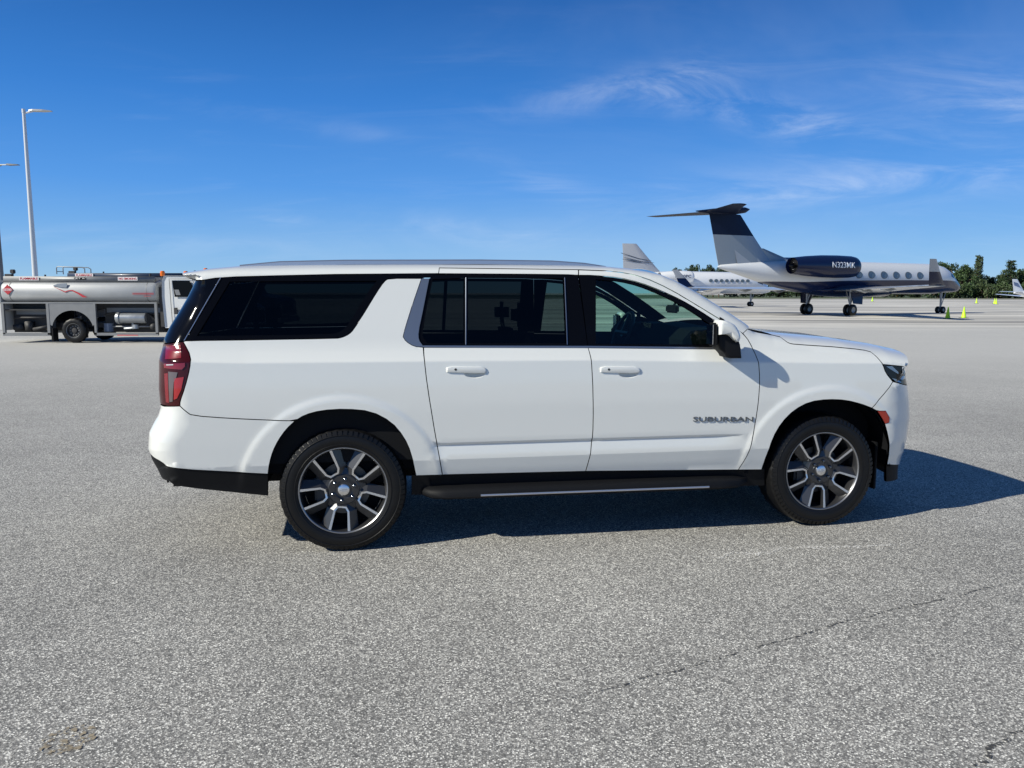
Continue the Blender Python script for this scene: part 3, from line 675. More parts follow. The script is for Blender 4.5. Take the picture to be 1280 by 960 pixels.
# running boards
for sg in (1,-1):
    mb=MB();rs=[]
    for x,k in ((.50,.2),(.56,.75),(.66,1),(1.2,1),(2.0,1),(2.6,1),(2.75,.8),(2.86,.2)):
        zc=.37+(-.012)*(x-.6)/2
        w1=.90+.13*min(1,k*1.1);
        prof=[(.80,.36),(.80,.41),(.90,.415),(w1-.02,.405),(w1,.385),(w1,.35),(w1-.02,.335),(.90,.33)]
        rs.append([(x,-sg*a,zc+(b-.37)*(.5+.5*k)) for a,b in prof])
    mb.rings(rs);bd=mb.build('running_board',['plastic'],car,sharp=50)
    mb=MB();mb.tube([(x,-sg*1.027,.3585-.006*(x-.9)) for x in (.89,1.3,1.9,2.52)],.0085,8);mb.build('running_board_trim',['rail'],bd)
# roof rails
RL=[(-.6713,1.8899),(-.5374,1.9042),(-.4129,1.9169),(.0084,1.9301),(.9423,1.940),(1.4596,1.9371),(1.6951,1.923),(1.8562,1.9003)]
for sg in (1,-1):
    mb=MB();mb.rings([[(x,-sg*(.62+dw),z+dz) for dw,dz in ((-.022,-.03),(-.02,-.004),(-.008,.004),(.008,.004),(.02,-.004),(.022,-.03))] for x,z in RL])
    mb.build('roof_rail',['rail'],car,sharp=50)
# underbody and wells
mb=MB();mb.box(-1.12,-.52,-.78,.78,.44,.56);mb.box(.50,2.90,-.84,.84,.40,.52);mb.box(-.6,3.9,-.48,.48,.38,.60);mb.box(3.9,4.15,-.7,.7,.36,.5)
mb.tube([(-.015,-.85,.41),(-.015,.85,.41)],.05,8);mb.tube([(3.43,-.85,.41),(3.43,.85,.41)],.04,8);mb.build('underbody',['inner'],car)
for hx,hz in HUBS:
    for sg in (1,-1):
        mb=MB();rr=.60
        mb.revolve([(-sg*.935,rr-.03),(-sg*.91,rr),(-sg*.50,rr),(-sg*.50,.0)],40,c=(hx,0,hz),a0=.0,a1=PI)
        mb.build('wheel_arch_liner',['inner'],car)
mb=MB();mb.box(2.95,4.0,-.72,.72,.55,1.16,bev=.05);mb.build('bonnet_light_block',['inner'],car)  # unseen box added under the bonnet to stop light leaking through gaps
# mud flap
for sg in (1,-1):
    mb=MB();mb.box(3.90,3.92,-sg*.80,-sg*.90,.24,.60,bev=.005);mb.build('mud_flap',['plastic'],car)
# interior
mb=MB();mb.box(-1.0,2.75,-.86,.86,.52,.60);
mb.box(-1.0,.62,-.93,-.87,.6,1.30);mb.box(-1.0,.62,.87,.93,.6,1.30);mb.box(.62,2.72,-.93,-.90,.6,1.33);mb.box(.62,2.72,.90,.93,.6,1.33)
mb.build('cabin_trim',['inner'],car)
mb=MB();mb.rings([[(x,y,z) for x,z in ((2.36,.9),(2.36,1.38),(2.42,1.445+b),(2.56,1.46+b),(2.86,1.43),(2.86,.9))] for y,b in ((-.86,0),(-.55,.02),(-.25,.035),(0,.01),(.3,.01),(.5,0),(.86,0))]);dash=mb.build('dashboard',['inner'],car)
mb=MB();mb.box(2.40,2.42,-.10,.16,1.32,1.47,bev=.006);mb.build('centre_screen',['gloss_black'],dash)
mb=MB();c=Vector((2.33,.42,1.37));ax=Vector((-.92,0,.38)).normalized();u=Vector((0,1,0));v=ax.cross(u)
mb.tube([c+.185*(math.cos(a)*u+math.sin(a)*v) for a in np.linspace(0,2*PI,33)],.017,8,caps=False)
mb.tube([c-.17*u,c+.17*u],.02,6);mb.tube([c,c-.17*v],.02,6);mb.tube([c,c-ax*.25],.04,8);mb.build('steering_wheel',['plastic2'],car)
def seat(x,y,w=.50):
    mb=MB();mb.box(x-.25,x+.27,y-w/2,y+w/2,.72,.90,bev=.05)
    rs=[]
    for z,t,k in ((.86,.09,1),(1.05,.08,1),(1.30,.065,.92),(1.42,.05,.75)):
        xo=x-.22-(z-.86)*.38
        rs.append([(xo+t*math.cos(a)*1.0,y+w/2*k*(abs(math.sin(a))**.5)*(1 if math.sin(a)>0 else -1),z) for a in np.linspace(0,2*PI,17)[:-1]])
    mb.rings(rs);s_=mb.build('seat',['inner'],car)
    mb=MB();mb.box(x-.51,x-.41,y-.13,y+.13,1.46,1.64,bev=.048);mb.tube([(x-.44,y-.06,1.38),(x-.46,y-.06,1.5)],.008,6);mb.tube([(x-.44,y+.06,1.38),(x-.46,y+.06,1.5)],.008,6);mb.build('headrest',['inner'],s_)
for x,ys in ((1.72,(-.42,.42)),(.72,(-.40,.40)),(-.15,(-.45,.45))):
    for y in ys: seat(x,y)
mb=MB();mb.box(2.60,2.63,-.12,.12,1.55,1.615,bev=.012);mb.tube([(2.62,0,1.60),(2.66,0,1.66)],.01,6);mb.build('rear_view_mirror',['inner'],car)

# wheels
def make_wheel():
    root=MB()
    prof=[(.135,.30),(.142,.345),(.132,.385),(.118,.405),(.100,.413),(.06,.417),(0,.418),(-.06,.417),(-.100,.413),(-.118,.405),(-.132,.385),(-.142,.345),(-.138,.31),(-.128,.292)]
    # outboard is -y
    def fn(k,j,a,r):
        if .100<=abs(a)<=.12 and r>.40: return r-(.0035 if k%4<2 else 0)
        if abs(abs(a)-.06)<.001: return r-(.003 if (k+2)%4<2 else 0)
        return r
    root.revolve(prof,176,fn=fn)
    for rr,aa in ((.312,-.139),(.372,-.1375)):
        root.revolve([(aa-.0005,rr-.003),(aa-.003,rr),(aa-.0005,rr+.003)],96)
    tyre=root.build('wheel',['rubber'],None,fix=False)
    mb=MB()
    for k in range(72):
        a=2*PI*k/72;da=.0873 if False else .060
        P_=lambda r,q,y:(r*math.cos(q),y,r*math.sin(q))
        w_=1 if k%2 else .88
        mb.add([P_(.372,a,-.1405),P_(.372,a+da*w_,-.1405),P_(.402,a+da*w_*1.15,-.1285),P_(.402,a,-.1285),P_(.372,a,-.130),P_(.372,a+da*w_,-.130),P_(.402,a+da*w_*1.15,-.110),P_(.402,a,-.110)],[(0,1,2,3),(0,4,5,1),(1,5,6,2),(2,6,7,3),(3,7,4,0)],0,False)
    mb.revolve([(-.1375,.368),(-.1402,.371),(-.1402,.3735),(-.1375,.375)],96)
    mb.build('tread_shoulder',['rubber'],tyre,fix=False)
    mb=MB()
    # rim barrel and lips
    mb.revolve([(-.118,.292),(-.126,.292),(-.128,.286),(-.122,.279),(-.110,.274),(-.085,.268),(.11,.255),(.13,.288)],96)
    rim=mb.build('rim',['wheelgrey'],tyre,sharp=50)
    mb=MB();mb.revolve([(-.126,.2925),(-.1292,.290),(-.1292,.2855),(-.1245,.281)],96);mb.build('rim_edge',['rimedge'],tyre)
    yF_=-.112; yH=-.098
    def P(r,deg,y): a=R(deg); return (r*math.cos(a),y,r*math.sin(a))
    dk=MB();mc=MB()
    # hub plate
    dk.revolve([(yH+.004,.0),(yH+.004,.055),(yH,.062),(yH,.098),(yH+.01,.112),(yH+.05,.12)],48)
    for u in range(5):
        phi=47+72*u
        # machined U line: centre-line points (r, angle offset)
        for sgn in (-1,1):
            L=[(.118,0),(.121,sgn*13),(.150,sgn*17.5),(.282,sgn*13.0)]
            def qp(t): return t
            cl=[Vector((r*math.cos(R(phi+a)),0,r*math.sin(R(phi+a)))) for r,a in L]
            wdt=[.0055,.0065,.0065,.0085]
            ys=[yF_+.010,yF_+.006,yF_+.002,-.122]
            inn=[];outr=[];low=[];pin=[]
            for i,c in enumerate(cl):
                t=(cl[min(i+1,3)]-cl[max(i-1,0)]).normalized(); nr=Vector((-t.z,0,t.x))*sgn  # pointing away from the U centre
                if i==0: nr=Vector((-math.cos(R(phi)),0,-math.sin(R(phi))))
                a_=c-nr*wdt[i]; b_=c+nr*wdt[i]
                inn.append((a_.x,ys[i],a_.z)); outr.append((b_.x,ys[i],b_.z)); pin.append((a_.x,ys[i]+.045,a_.z))
                k=[.016,.028,.052,.064][i]; q=c+nr*k; low.append((q.x,ys[i]+[.008,.016,.032,.038][i],q.z))
            vs=inn+outr; mc.add(vs,[(i,i+1,i+5,i+4) for i in range(3)],0,False)
            # pocket wall, flank and flank back wall
            lw=[(p[0],p[1]+.05,p[2]) for p in low]
            vs=inn+pin; dk.add(vs,[(i,i+1,i+5,i+4) for i in range(3)],0,False)
            vs=outr+low; dk.add(vs,[(i,i+1,i+5,i+4) for i in range(3)],0,False)
            vs=low+lw; dk.add(vs,[(i,i+1,i+5,i+4) for i in range(3)],0,False)
        # web between neighbouring Us near the hub
        a1=phi+36
        dk.add([P(.10,a1-22,yH+.002),P(.10,a1+22,yH+.002),P(.150,a1+14,yH+.016),P(.150,a1-14,yH+.016),P(.150,a1+14,yH+.06),P(.150,a1-14,yH+.06)],[(0,1,2,3),(3,2,4,5)],0,False)
    dk.build('rim_spokes',['wheelgrey'],tyre,sharp=20); 
    o=mc.build('machined_spoke_faces',['machined'],tyre,sharp=20)
    for k in range(6):
        mb=MB();a=R(20+60*k);mb.revolve([(yH-.022,.0),(yH-.022,.006),(yH-.018,.0105),(yH+.002,.0115)],12,c=(.074*math.cos(a),0,.074*math.sin(a)));mb.build('lug_nut',['dchrome'],tyre)
    mb=MB();mb.revolve([(yH-.010,.0),(yH-.010,.030),(yH-.006,.037),(yH+.006,.040)],40);cap=mb.build('centre_cap',['machined'],tyre,sharp=30)
    # small cross-shaped emblem plate on the cap
    cr=[(-.026,.004),(-.010,.004),(-.008,.009),(.010,.009),(.010,.004),(.026,.004),(.022,-.004),(.008,-.004),(.006,-.009),(-.012,-.009),(-.012,-.004),(-.028,-.004)]
    mb.v=mb.v
    e2=MB();e2.prism(cr,yH-.0125,yH-.009);e2.build('cap_emblem',['rail'],tyre)
    mb=MB();mb.revolve([(-.045,.08),(-.045,.175),(-.02,.175),(-.02,.08)],48);mb.build('brake_disc',['steel'],tyre,sharp=30)
    mb=MB();mb.box(-.19,-.10,-.075,.0,-.09,.09,bev=.015);mb.build('brake_caliper',['plastic2'],tyre)
    mb=MB();mb.disc((0,-.0,0),.262);mb.build('brake_shield',['inner'],tyre)
    return tyre
w0=make_wheel()
first=True
for hx,hz in HUBS:
    for sg in (1,-1):
        w=w0 if first else copy_tree(w0); first=False
        w.parent=car; w.location=(hx,-sg*.845,.414); 
        if sg==-1: w.rotation_euler=(0,0,PI)
        w.rotation_euler[1]=0
# ------------------------------------------------------------------ ground
def px_world(u,v,z=0.):
    a,b=u-640,v-480;X=math.cos(ROLL)*a+math.sin(ROLL)*b;Yi=-math.sin(ROLL)*a+math.cos(ROLL)*b
    X/=FPX;V=-Yi/FPX;d=Vector((X,cp_+V*sp_,-sp_+V*cp_));t=(z-HCAM)/d.z;return t*d.x,t*d.y
def ground_mat():
    m=bpy.data.materials.new('asphalt');m.use_nodes=True;nt=m.node_tree;b=nt.nodes['Principled BSDF'];L=nt.links.new
    N=nt.nodes.new
    tc=N('ShaderNodeTexCoord')
    def noise(scale,detail=3,rough=.5,vec=None,st=None):
        n=N('ShaderNodeTexNoise');n.inputs['Scale'].default_value=scale;n.inputs['Detail'].default_value=detail;n.inputs['Roughness'].default_value=rough
        if st:
            mp=N('ShaderNodeMapping');mp.inputs['Scale'].default_value=st;L(tc.outputs['Object'],mp.inputs[0]);L(mp.outputs[0],n.inputs['Vector'])
        else: L(tc.outputs['Object'],n.inputs['Vector'])
        return n.outputs['Fac']
    def mr(v,a,b_,c,d,sm=False):
        n=N('ShaderNodeMapRange');n.inputs[1].default_value=a;n.inputs[2].default_value=b_;n.inputs[3].default_value=c;n.inputs[4].default_value=d
        if sm:n.interpolation_type='SMOOTHSTEP'
        L(v,n.inputs[0]);return n.outputs[0]
    def mul(a,b_):
        n=N('ShaderNodeMath');n.operation='MULTIPLY';L(a,n.inputs[0])
        if isinstance(b_,float):n.inputs[1].default_value=b_
        else:L(b_,n.inputs[1])
        return n.outputs[0]
    def mixc(f,a,b_):
        n=N('ShaderNodeMix');n.data_type='RGBA'
        if isinstance(f,float): n.inputs[0].default_value=f
        else: L(f,n.inputs[0])
        for i,v in ((6,a),(7,b_)):
            if isinstance(v,tuple):n.inputs[i].default_value=(*v,1)
            else:L(v,n.inputs[i])
        return n.outputs[2]
    # aggregate: random cell colours
    vo=N('ShaderNodeTexVoronoi');vo.inputs['Scale'].default_value=150;L(tc.outputs['Object'],vo.inputs['Vector'])
    sp=N('ShaderNodeSeparateColor');L(vo.outputs['Color'],sp.inputs[0])
    vo2=N('ShaderNodeTexVoronoi');vo2.inputs['Scale'].default_value=60;L(tc.outputs['Object'],vo2.inputs['Vector'])
    sp2=N('ShaderNodeSeparateColor');L(vo2.outputs['Color'],sp2.inputs[0])
    cr=N('ShaderNodeValToRGB');e=cr.color_ramp.elements;e[0].position=0;e[0].color=(.075,.075,.072,1);e[1].position=1;e[1].color=(1,1,.94,1)
    for p,c in ((.25,(.14,.14,.135,1)),(.55,(.27,.27,.258,1)),(.8,(.52,.52,.49,1)),(.93,(.86,.855,.80,1))):
        k=cr.color_ramp.elements.new(p);k.color=c
    L(sp.outputs[0],cr.inputs[0])
    agg=mixc(mul(mr(sp2.outputs[1],.55,1,0,1),.40),mixc(.16,cr.outputs[0],(.31,.31,.30)),(.42,.41,.385))
    agg=mixc(mr(vo.outputs['Distance'],.35,.75,0.,.55),agg,(.055,.055,.06))
    big=noise(.35,5,.6);med=noise(2.2,5,.65)
    tone=N('ShaderNodeMix');tone.data_type='RGBA';tone.blend_type='MULTIPLY';tone.inputs[0].default_value=1
    v=mul(mr(big,.3,.7,1.0,1.32),mr(med,.3,.7,.93,1.07))
    cmb=N('ShaderNodeCombineColor');[L(mul(v,q_),cmb.inputs[i]) for i,q_ in enumerate((1.02,1.0,.975))]
    L(agg,tone.inputs[6]);L(cmb.outputs[0],tone.inputs[7])
    near=tone.outputs[2]
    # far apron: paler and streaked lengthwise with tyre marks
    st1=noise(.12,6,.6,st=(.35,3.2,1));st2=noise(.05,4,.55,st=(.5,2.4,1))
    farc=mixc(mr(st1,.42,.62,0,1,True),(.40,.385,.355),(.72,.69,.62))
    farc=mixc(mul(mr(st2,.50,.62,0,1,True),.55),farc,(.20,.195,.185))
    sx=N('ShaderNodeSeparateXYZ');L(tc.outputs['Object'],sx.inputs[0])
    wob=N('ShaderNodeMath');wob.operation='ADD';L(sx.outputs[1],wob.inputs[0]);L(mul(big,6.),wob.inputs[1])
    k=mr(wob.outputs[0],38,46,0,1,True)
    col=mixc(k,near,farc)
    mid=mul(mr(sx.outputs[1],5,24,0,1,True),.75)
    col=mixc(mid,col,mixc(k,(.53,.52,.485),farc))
    L(col,b.inputs['Base Color'])
    b.inputs['Roughness'].default_value=.85;b.inputs['Specular IOR Level'].default_value=.3
    bp=N('ShaderNodeBump');bp.inputs['Strength'].default_value=.35;bp.inputs['Distance'].default_value=.004
    L(vo.outputs['Distance'],bp.inputs['Height']);L(bp.outputs[0],b.inputs['Normal'])
    return m
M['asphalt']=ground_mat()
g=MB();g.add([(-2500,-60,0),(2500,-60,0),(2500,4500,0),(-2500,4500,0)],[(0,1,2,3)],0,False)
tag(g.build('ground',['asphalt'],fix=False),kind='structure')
# faint pale scuff, hairline cracks and an old stain lie on the asphalt
M['scuff']=mat('scuff_pale',(.70,.69,.66),.9,var=.4,vscale=120)
M['crack']=mat('crack_dark',(.055,.055,.055),.9)
M['stain']=mat('stain_brown',(.30,.25,.175),.9,var=.3,vscale=60)
def ribbon(name,pts,w,m,z,jit=.3,alpha_noise=None):
    rnd=random.Random(len(name)+len(pts));mb=MB();P=[Vector((*px_world(u,v),0)) for u,v in pts];Q=[]
    for i in range(len(P)-1):
        n=max(2,int((P[i+1]-P[i]).length/.04))
        for k in range(n): Q.append(P[i].lerp(P[i+1],k/n))
    n=len(Q);vs=[]
    off=0
    for i,q in enumerate(Q):
        t=(Q[min(i+1,n-1)]-Q[max(i-1,0)]).normalized();s=Vector((-t.y,t.x,0));ww=w*(1-jit+2*jit*rnd.random())*min(1,.1+4*i/n,.1+4*(n-1-i)/n)
        off=off*.8+rnd.uniform(-1,1)*w*.8;c=q+s*off
        a=c+s*ww/2;b=c-s*ww/2;vs+=[(a.x,a.y,z),(b.x,b.y,z)]
    mb.add(vs,[(2*i,2*i+1,2*i+3,2*i+2) for i in range(n-1)],0,False)
    return tag(mb.build(name,[m],fix=False),kind='structure')
def speckle(m,dens,scale=90):
    """break a marking up so the aggregate shows through"""
    mt=M[m];nt=mt.node_tree;b=nt.nodes['Principled BSDF'];out=nt.nodes['Material Output']
    tc=nt.nodes.new('ShaderNodeTexCoord');n=nt.nodes.new('ShaderNodeTexNoise');n.inputs['Scale'].default_value=scale;n.inputs['Detail'].default_value=3
    r=nt.nodes.new('ShaderNodeMapRange');r.inputs[1].default_value=.5-dens;r.inputs[2].default_value=.62-dens*.6
    tr=nt.nodes.new('ShaderNodeBsdfTransparent');mx=nt.nodes.new('ShaderNodeMixShader')
    nt.links.new(tc.outputs['Object'],n.inputs['Vector']);nt.links.new(n.outputs[0],r.inputs[0]);nt.links.new(r.outputs[0],mx.inputs[0]);nt.links.new(tr.outputs[0],mx.inputs[1]);nt.links.new(b.outputs[0],mx.inputs[2]);nt.links.new(mx.outputs[0],out.inputs[0])
speckle('scuff',.03);speckle('stain',.0,45);speckle('crack',.045,60)
ribbon('ground_scuff',[(850,697),(930,694),(1010,690),(1080,686),(1150,680)],.045,'scuff',.004)
ribbon('ground_crack',[(620,890),(760,862),(880,828),(1010,790),(1110,765),(1240,735),(1300,718)],.011,'crack',.004)
ribbon('ground_crack',[(1205,958),(1235,935),(1285,905)],.02,'crack',.004)
mb=MB();cx_,cy_=px_world(86,925);mb.disc((cx_,cy_,.004),.10,'z',20);tag(mb.build('ground_stain',['stain'],fix=False),kind='structure')
# grass beyond the apron
M['grass']=mat('grass_mat',(.075,.095,.035),.95,var=.45,vscale=.05)
M['sand']=mat('sand_mat',(.42,.39,.33),.95,var=.2,vscale=.1)
g=MB();
for x0 in range(-900,1500,60):
    pass
def strip(name,y0,y1,m,z,w=14,seed=1):
    r=random.Random(seed);mb=MB();vs=[];n=80
    for i in range(n+1):
        x=-900+2400*i/n;vs+=[(x,y0+r.uniform(-w,w),z),(x,y1+r.uniform(-2,2),z)]
    mb.add(vs,[(2*i,2*i+2,2*i+3,2*i+1) for i in range(n)],0,False);return tag(mb.build(name,[m],fix=False),kind='structure')
strip('grass',232,700,'grass',.02)
strip('sand_strip',250,262,'sand',.04,2,5)

# ------------------------------------------------------------------ trees
M['bark']=mat('bark',(.16,.12,.09),.9)
def leafmat(n,c):
    m=mat(n,c,.65,var=.0);nt=m.node_tree;b=nt.nodes['Principled BSDF']
    oi=nt.nodes.new('ShaderNodeNewGeometry');cr=nt.nodes.new('ShaderNodeMix');cr.data_type='RGBA'
    cr.inputs[6].default_value=(c[0]*.55,c[1]*.6,c[2]*.6,1);cr.inputs[7].default_value=(c[0]*1.5,c[1]*1.45,c[2]*1.25,1)
    nt.links.new(oi.outputs['Random Per Island'],cr.inputs[0]);nt.links.new(cr.outputs[2],b.inputs['Base Color']);return m
M['leaf']=leafmat('leaf_broad',(.036,.068,.022));M['leaf2']=leafmat('leaf_dark',(.022,.046,.018));M['leaf3']=leafmat('leaf_olive',(.045,.07,.028))
def leafquad(mb,p,s,r):
    n=Vector((r.gauss(0,1),r.gauss(0,1),r.gauss(0,1)+.4)).normalized();u=n.cross(Vector((r.random(),r.random(),r.random()))).normalized();v=n.cross(u)
    a,b=s*r.uniform(.6,1.2),s*r.uniform(.5,1)
    c=Vector(p);k=r.uniform(.1,.5)
    mb.add([c-a*u,c-b*v+u*a*k*.3,c+a*u,c+b*v],[(0,1,2,3)],0,False)
def tree_proto(kind,seed):
    r=random.Random(seed);tr=MB();cr=MB()
    if kind=='broad':
        H=10.;tr.tube([(0,0,0),(.15,.1,2.2),(.0,.2,4.5),(.2,.1,7)],[.32,.24,.16,.05],8)
        lobes=[]
        for k in range(15):
            a=r.uniform(0,2*PI);d=r.uniform(.6,4.0);z=r.uniform(2.4,8.6)-d*.3;rad=r.uniform(1.1,2.0)
            c=Vector((d*math.cos(a),d*math.sin(a),z));lobes.append((c,rad))
            tr.tube([(0,.1,min(z-.8,4.5)*.8),tuple(c*.6+Vector((0,0,z*.38))),tuple(c)],[.12,.07,.02],5)
        for c,rad in lobes:
            for i in range(150):
                d=Vector((r.gauss(0,1),r.gauss(0,1),r.gauss(0,1))).normalized()*rad*(r.random()**.4);d.z*=.75
                leafquad(cr,c+d,r.uniform(.14,.36),r)
    elif kind=='column':
        H=14.;tr.tube([(0,0,0),(0.05,0,7),(0,0,14)],[.26,.16,.03],8)
        for k in range(34):
            z=1.6+k*.37;rad=(1.75-(z-2)*.075)*r.uniform(.75,1.1)
            for j in range(6):
                a=r.uniform(0,2*PI);e=Vector((rad*math.cos(a),rad*math.sin(a),z+rad*.25))
                tr.tube([(0,0,z),tuple(e)],[.03,.01],4)
                for i in range(13):
                    t=r.uniform(.25,1.05);p=Vector((0,0,z)).lerp(e,t)+Vector((r.gauss(0,.13),r.gauss(0,.13),r.gauss(0,.13)));leafquad(cr,p,r.uniform(.12,.26),r)
    else: # bush mass
        tr.tube([(0,0,0),(.2,0,1),(.1,.1,2.4)],[.14,.1,.03],6)
        for k in range(9):
            a=r.uniform(0,2*PI);d=r.uniform(0,2.6);c=Vector((d*math.cos(a),d*math.sin(a),r.uniform(.9,3.2)));rad=r.uniform(.9,1.5)
            tr.tube([(0.1,0,.5),tuple(c)],[.06,.02],4)
            for i in range(120):
                dd=Vector((r.gauss(0,1),r.gauss(0,1),r.gauss(0,1))).normalized()*rad*(r.random()**.4);q=c+dd
                if q.z<.02:q.z=.05
                leafquad(cr,q,r.uniform(.13,.32),r)
    return tr,cr
protos={}
NAMES={'broad':'broadleaf_tree','column':'columnar_pine_tree','bush':'shrub'}
def place_tree(kind,var,x,y,s,sz,rz,label,cat,group,mt):
    key=(kind,var,mt)
    if key not in protos:
        tr,cr=tree_proto(kind,hash(kind)%7+var if False else {'broad':10,'column':20,'bush':30}[kind]+var)
        e=empty(NAMES[kind]);tr.build('trunk',['bark'],e,fix=False);cr.build('crown' if kind!='bush' else 'foliage',[mt],e,fix=False)
        protos[key]=e;o=e
    else: o=copy_tree(protos[key])
    o.location=(x,y,0);o.rotation_euler=(0,0,rz);o.scale=(s,s,sz);tag(o,label,cat,group);return o
rt=random.Random(5)
def at_px(u,Y): 
    return (u-640)/FPX*(Y*cp_+HCAM*sp_)
Yt=285
# the two tall columnar pines with clear outlines
def hgt(v,Y): return HCAM+(366.3-v)/FPX*Y
place_tree('column',0,at_px(1219,Yt-6),Yt-6,1.0,hgt(320,Yt-6)/14.,0,'tallest columnar pine, standing clear above the treeline right of the dark jet','tree','pines above the treeline','leaf3')
place_tree('column',1,at_px(1222.5,Yt-3),Yt-3,.8,hgt(321,Yt-3)/14.2,1,'slim columnar pine pressed against the right side of the tallest pine','tree','pines above the treeline','leaf3')
place_tree('column',2,at_px(1261,Yt-8),Yt-8,1.5,hgt(326,Yt-8)/14.,2,'broad dark pine with pointed top near the right edge above the propeller plane','tree','pines above the treeline','leaf2')
TR=[(1172,328,1.15),(1180,325,1.3),(1187,325,1.35),(1194,328,1.3),(1200,332,1.2),(1206,337,1.1),(1210,341,1.),(1229,343,1.),(1238,344,1.05),(1247,345,1.0),(1254,340,1.1),(1268,337,1.15),(1276,336,1.2),(1284,335,1.2),(1295,338,1.2),(1307,334,1.3),(1320,336,1.2)]
for i,(u,v,s) in enumerate(TR):
    Y=Yt+rt.uniform(-4,14);v+=rt.uniform(-1,2.5)
    place_tree('broad',i%4,at_px(u,Y),Y,s*rt.uniform(.85,1.1),hgt(v,Y)/8.7,rt.uniform(0,6),'dense green broadleaf tree in the treeline beyond the grass, right of the dark jet nose','tree','broadleaf trees in the right treeline',['leaf','leaf2','leaf','leaf3'][i%4])
for i,u in enumerate(range(1164,1330,7)):
    Y=Yt-10+rt.uniform(-3,3);place_tree('bush',i%3,at_px(u,Y),Y,rt.uniform(.8,1.2),hgt(rt.uniform(349,356),Y)/4.,rt.uniform(0,6),'low green shrub at the foot of the treeline beyond the grass','shrub','shrubs at the foot of the treeline',['leaf','leaf3','leaf2'][i%3])
for i,u in enumerate(list(range(842,915,7))):
    Y=330+rt.uniform(-5,10);v=[341,340,337.5,334.5,337,338,339,337,338,337,339][i%11]
    place_tree('column' if u in(849,863) else 'broad',i%3,at_px(u,Y),Y,.9 if u not in (849,863) else .9,hgt(v-2.5,Y)/(8.0 if u not in(849,863) else 14),rt.uniform(0,6),'distant dark treetop showing above the white jet fuselage','tree','distant trees behind the white jet','leaf2')
for i,u in enumerate(list(range(918,1160,11))):
    Y=330+rt.uniform(-5,10);place_tree('bush',i%3,at_px(u,Y),Y,1.6,hgt(rt.uniform(352,357),Y)/4.,rt.uniform(0,6),'low distant shrub seen beneath the dark jet beyond the grass','shrub','shrubs beyond the grass under the jets','leaf2')

# ------------------------------------------------------------------ lamp posts
M['pole']=mat('pole_white',(.62,.63,.64),.4,metal=.2);M['poledark']=mat('pole_grey',(.16,.17,.18),.5,metal=.3);M['lamphead']=mat('lamp_head',(.45,.46,.47),.4,metal=.5)
def ray_at(u,v,Y):
    a,b=u-640,v-480;X=math.cos(ROLL)*a+math.sin(ROLL)*b;Yi=-math.sin(ROLL)*a+math.cos(ROLL)*b
    X/=FPX;V=-Yi/FPX;d=Vector((X,cp_+V*sp_,-sp_+V*cp_));t=Y/d.y;return t*d.x,HCAM+t*d.z
def lamp(x,y,H,headdir,pm,label,hm):
    o=empty('street_lamp',(x,y,0));tag(o,label,'street lamp','tall apron lamp posts')
    mb=MB();mb.tube([(0,0,.35),(0,0,H)],[.17,.085],12);mb.build('pole',[pm],o)
    mb=MB();mb.puffy([(-.35,-.35),(.35,-.35),(.35,.35),(-.35,.35)],0,.38,.05,axis='z');mb.build('base',['concrete'],o)
    d=Vector(headdir).normalized();mb=MB();mb.tube([(0,0,H-.12),tuple(d*.55+Vector((0,0,H+.02)))],[.05,.05],8);mb.tube([(0,0,H-.1),(0,0,H+.12)],[.10,.10],10);arm=mb.build('arm',[pm],o)
    mb=MB();s=Vector((-d.y,d.x,0));
    rs=[]
    for t,w,h_ in ((.30,.08,.05),(.55,.20,.08),(1.1,.21,.07),(1.55,.12,.03)) if H>11 else ((.30,.05,.05),(.9,.06,.05),(1.0,.20,.08),(1.7,.14,.03)):
        c=d*t+Vector((0,0,H+.03));rs.append([tuple(c+s*w+Vector((0,0,-h_*.3))),tuple(c+s*w*.7+Vector((0,0,h_))),tuple(c-s*w*.7+Vector((0,0,h_))),tuple(c-s*w+Vector((0,0,-h_*.3)))])
    mb.rings(rs,smooth=False);mb.build('lamp_head',[hm],arm,sharp=30)
    return o
M['concrete']=mat('concrete',(.4,.39,.37),.9,var=.15,vscale=3)
Y1=46.;x_,z_=ray_at(29.5,139,Y1);lamp(x_,Y1,z_,(1,.1,0),'pole','tall white lamp post with a single head reaching right, behind the fuel trucks','lamphead')
Y2=50.;x_,z_=ray_at(-9,207,Y2);l2=lamp(x_+.0,Y2,z_,(1,-.05,0),'poledark','dark lamp post at the left edge of the photo with its arm reaching in','poledark')

# ------------------------------------------------------------------ fuel trucks
M['tank']=mat('tank_aluminium',(.40,.41,.415),.58,metal=.35,var=.12,vscale=2.5);M['alu']=mat('aluminium_frame',(.22,.225,.23),.5,metal=.4,var=.12,vscale=5)
M['navy']=mat('navy_paint',(.018,.03,.06),.4,coat=.4);M['cabwhite']=mat('cab_white',(.62,.63,.63),.35,coat=.5,var=.05,vscale=2)
M['darkmetal']=mat('dark_machinery',(.03,.03,.032),.6,var=.4,vscale=9);M['pipe']=mat('pipe_grey',(.34,.36,.38),.35,metal=.6,var=.2,vscale=7);M['bluegrey']=mat('filter_blue',(.10,.13,.19),.4)
M['signred']=mat('sign_red',(.45,.03,.04),.5);M['signwhite']=mat('sign_white',(.72,.70,.70),.5);M['orange']=mat('beacon_orange',(.75,.16,.01),.3);M['cabglass']=glass('cab_glass',(.35,.45,.42))
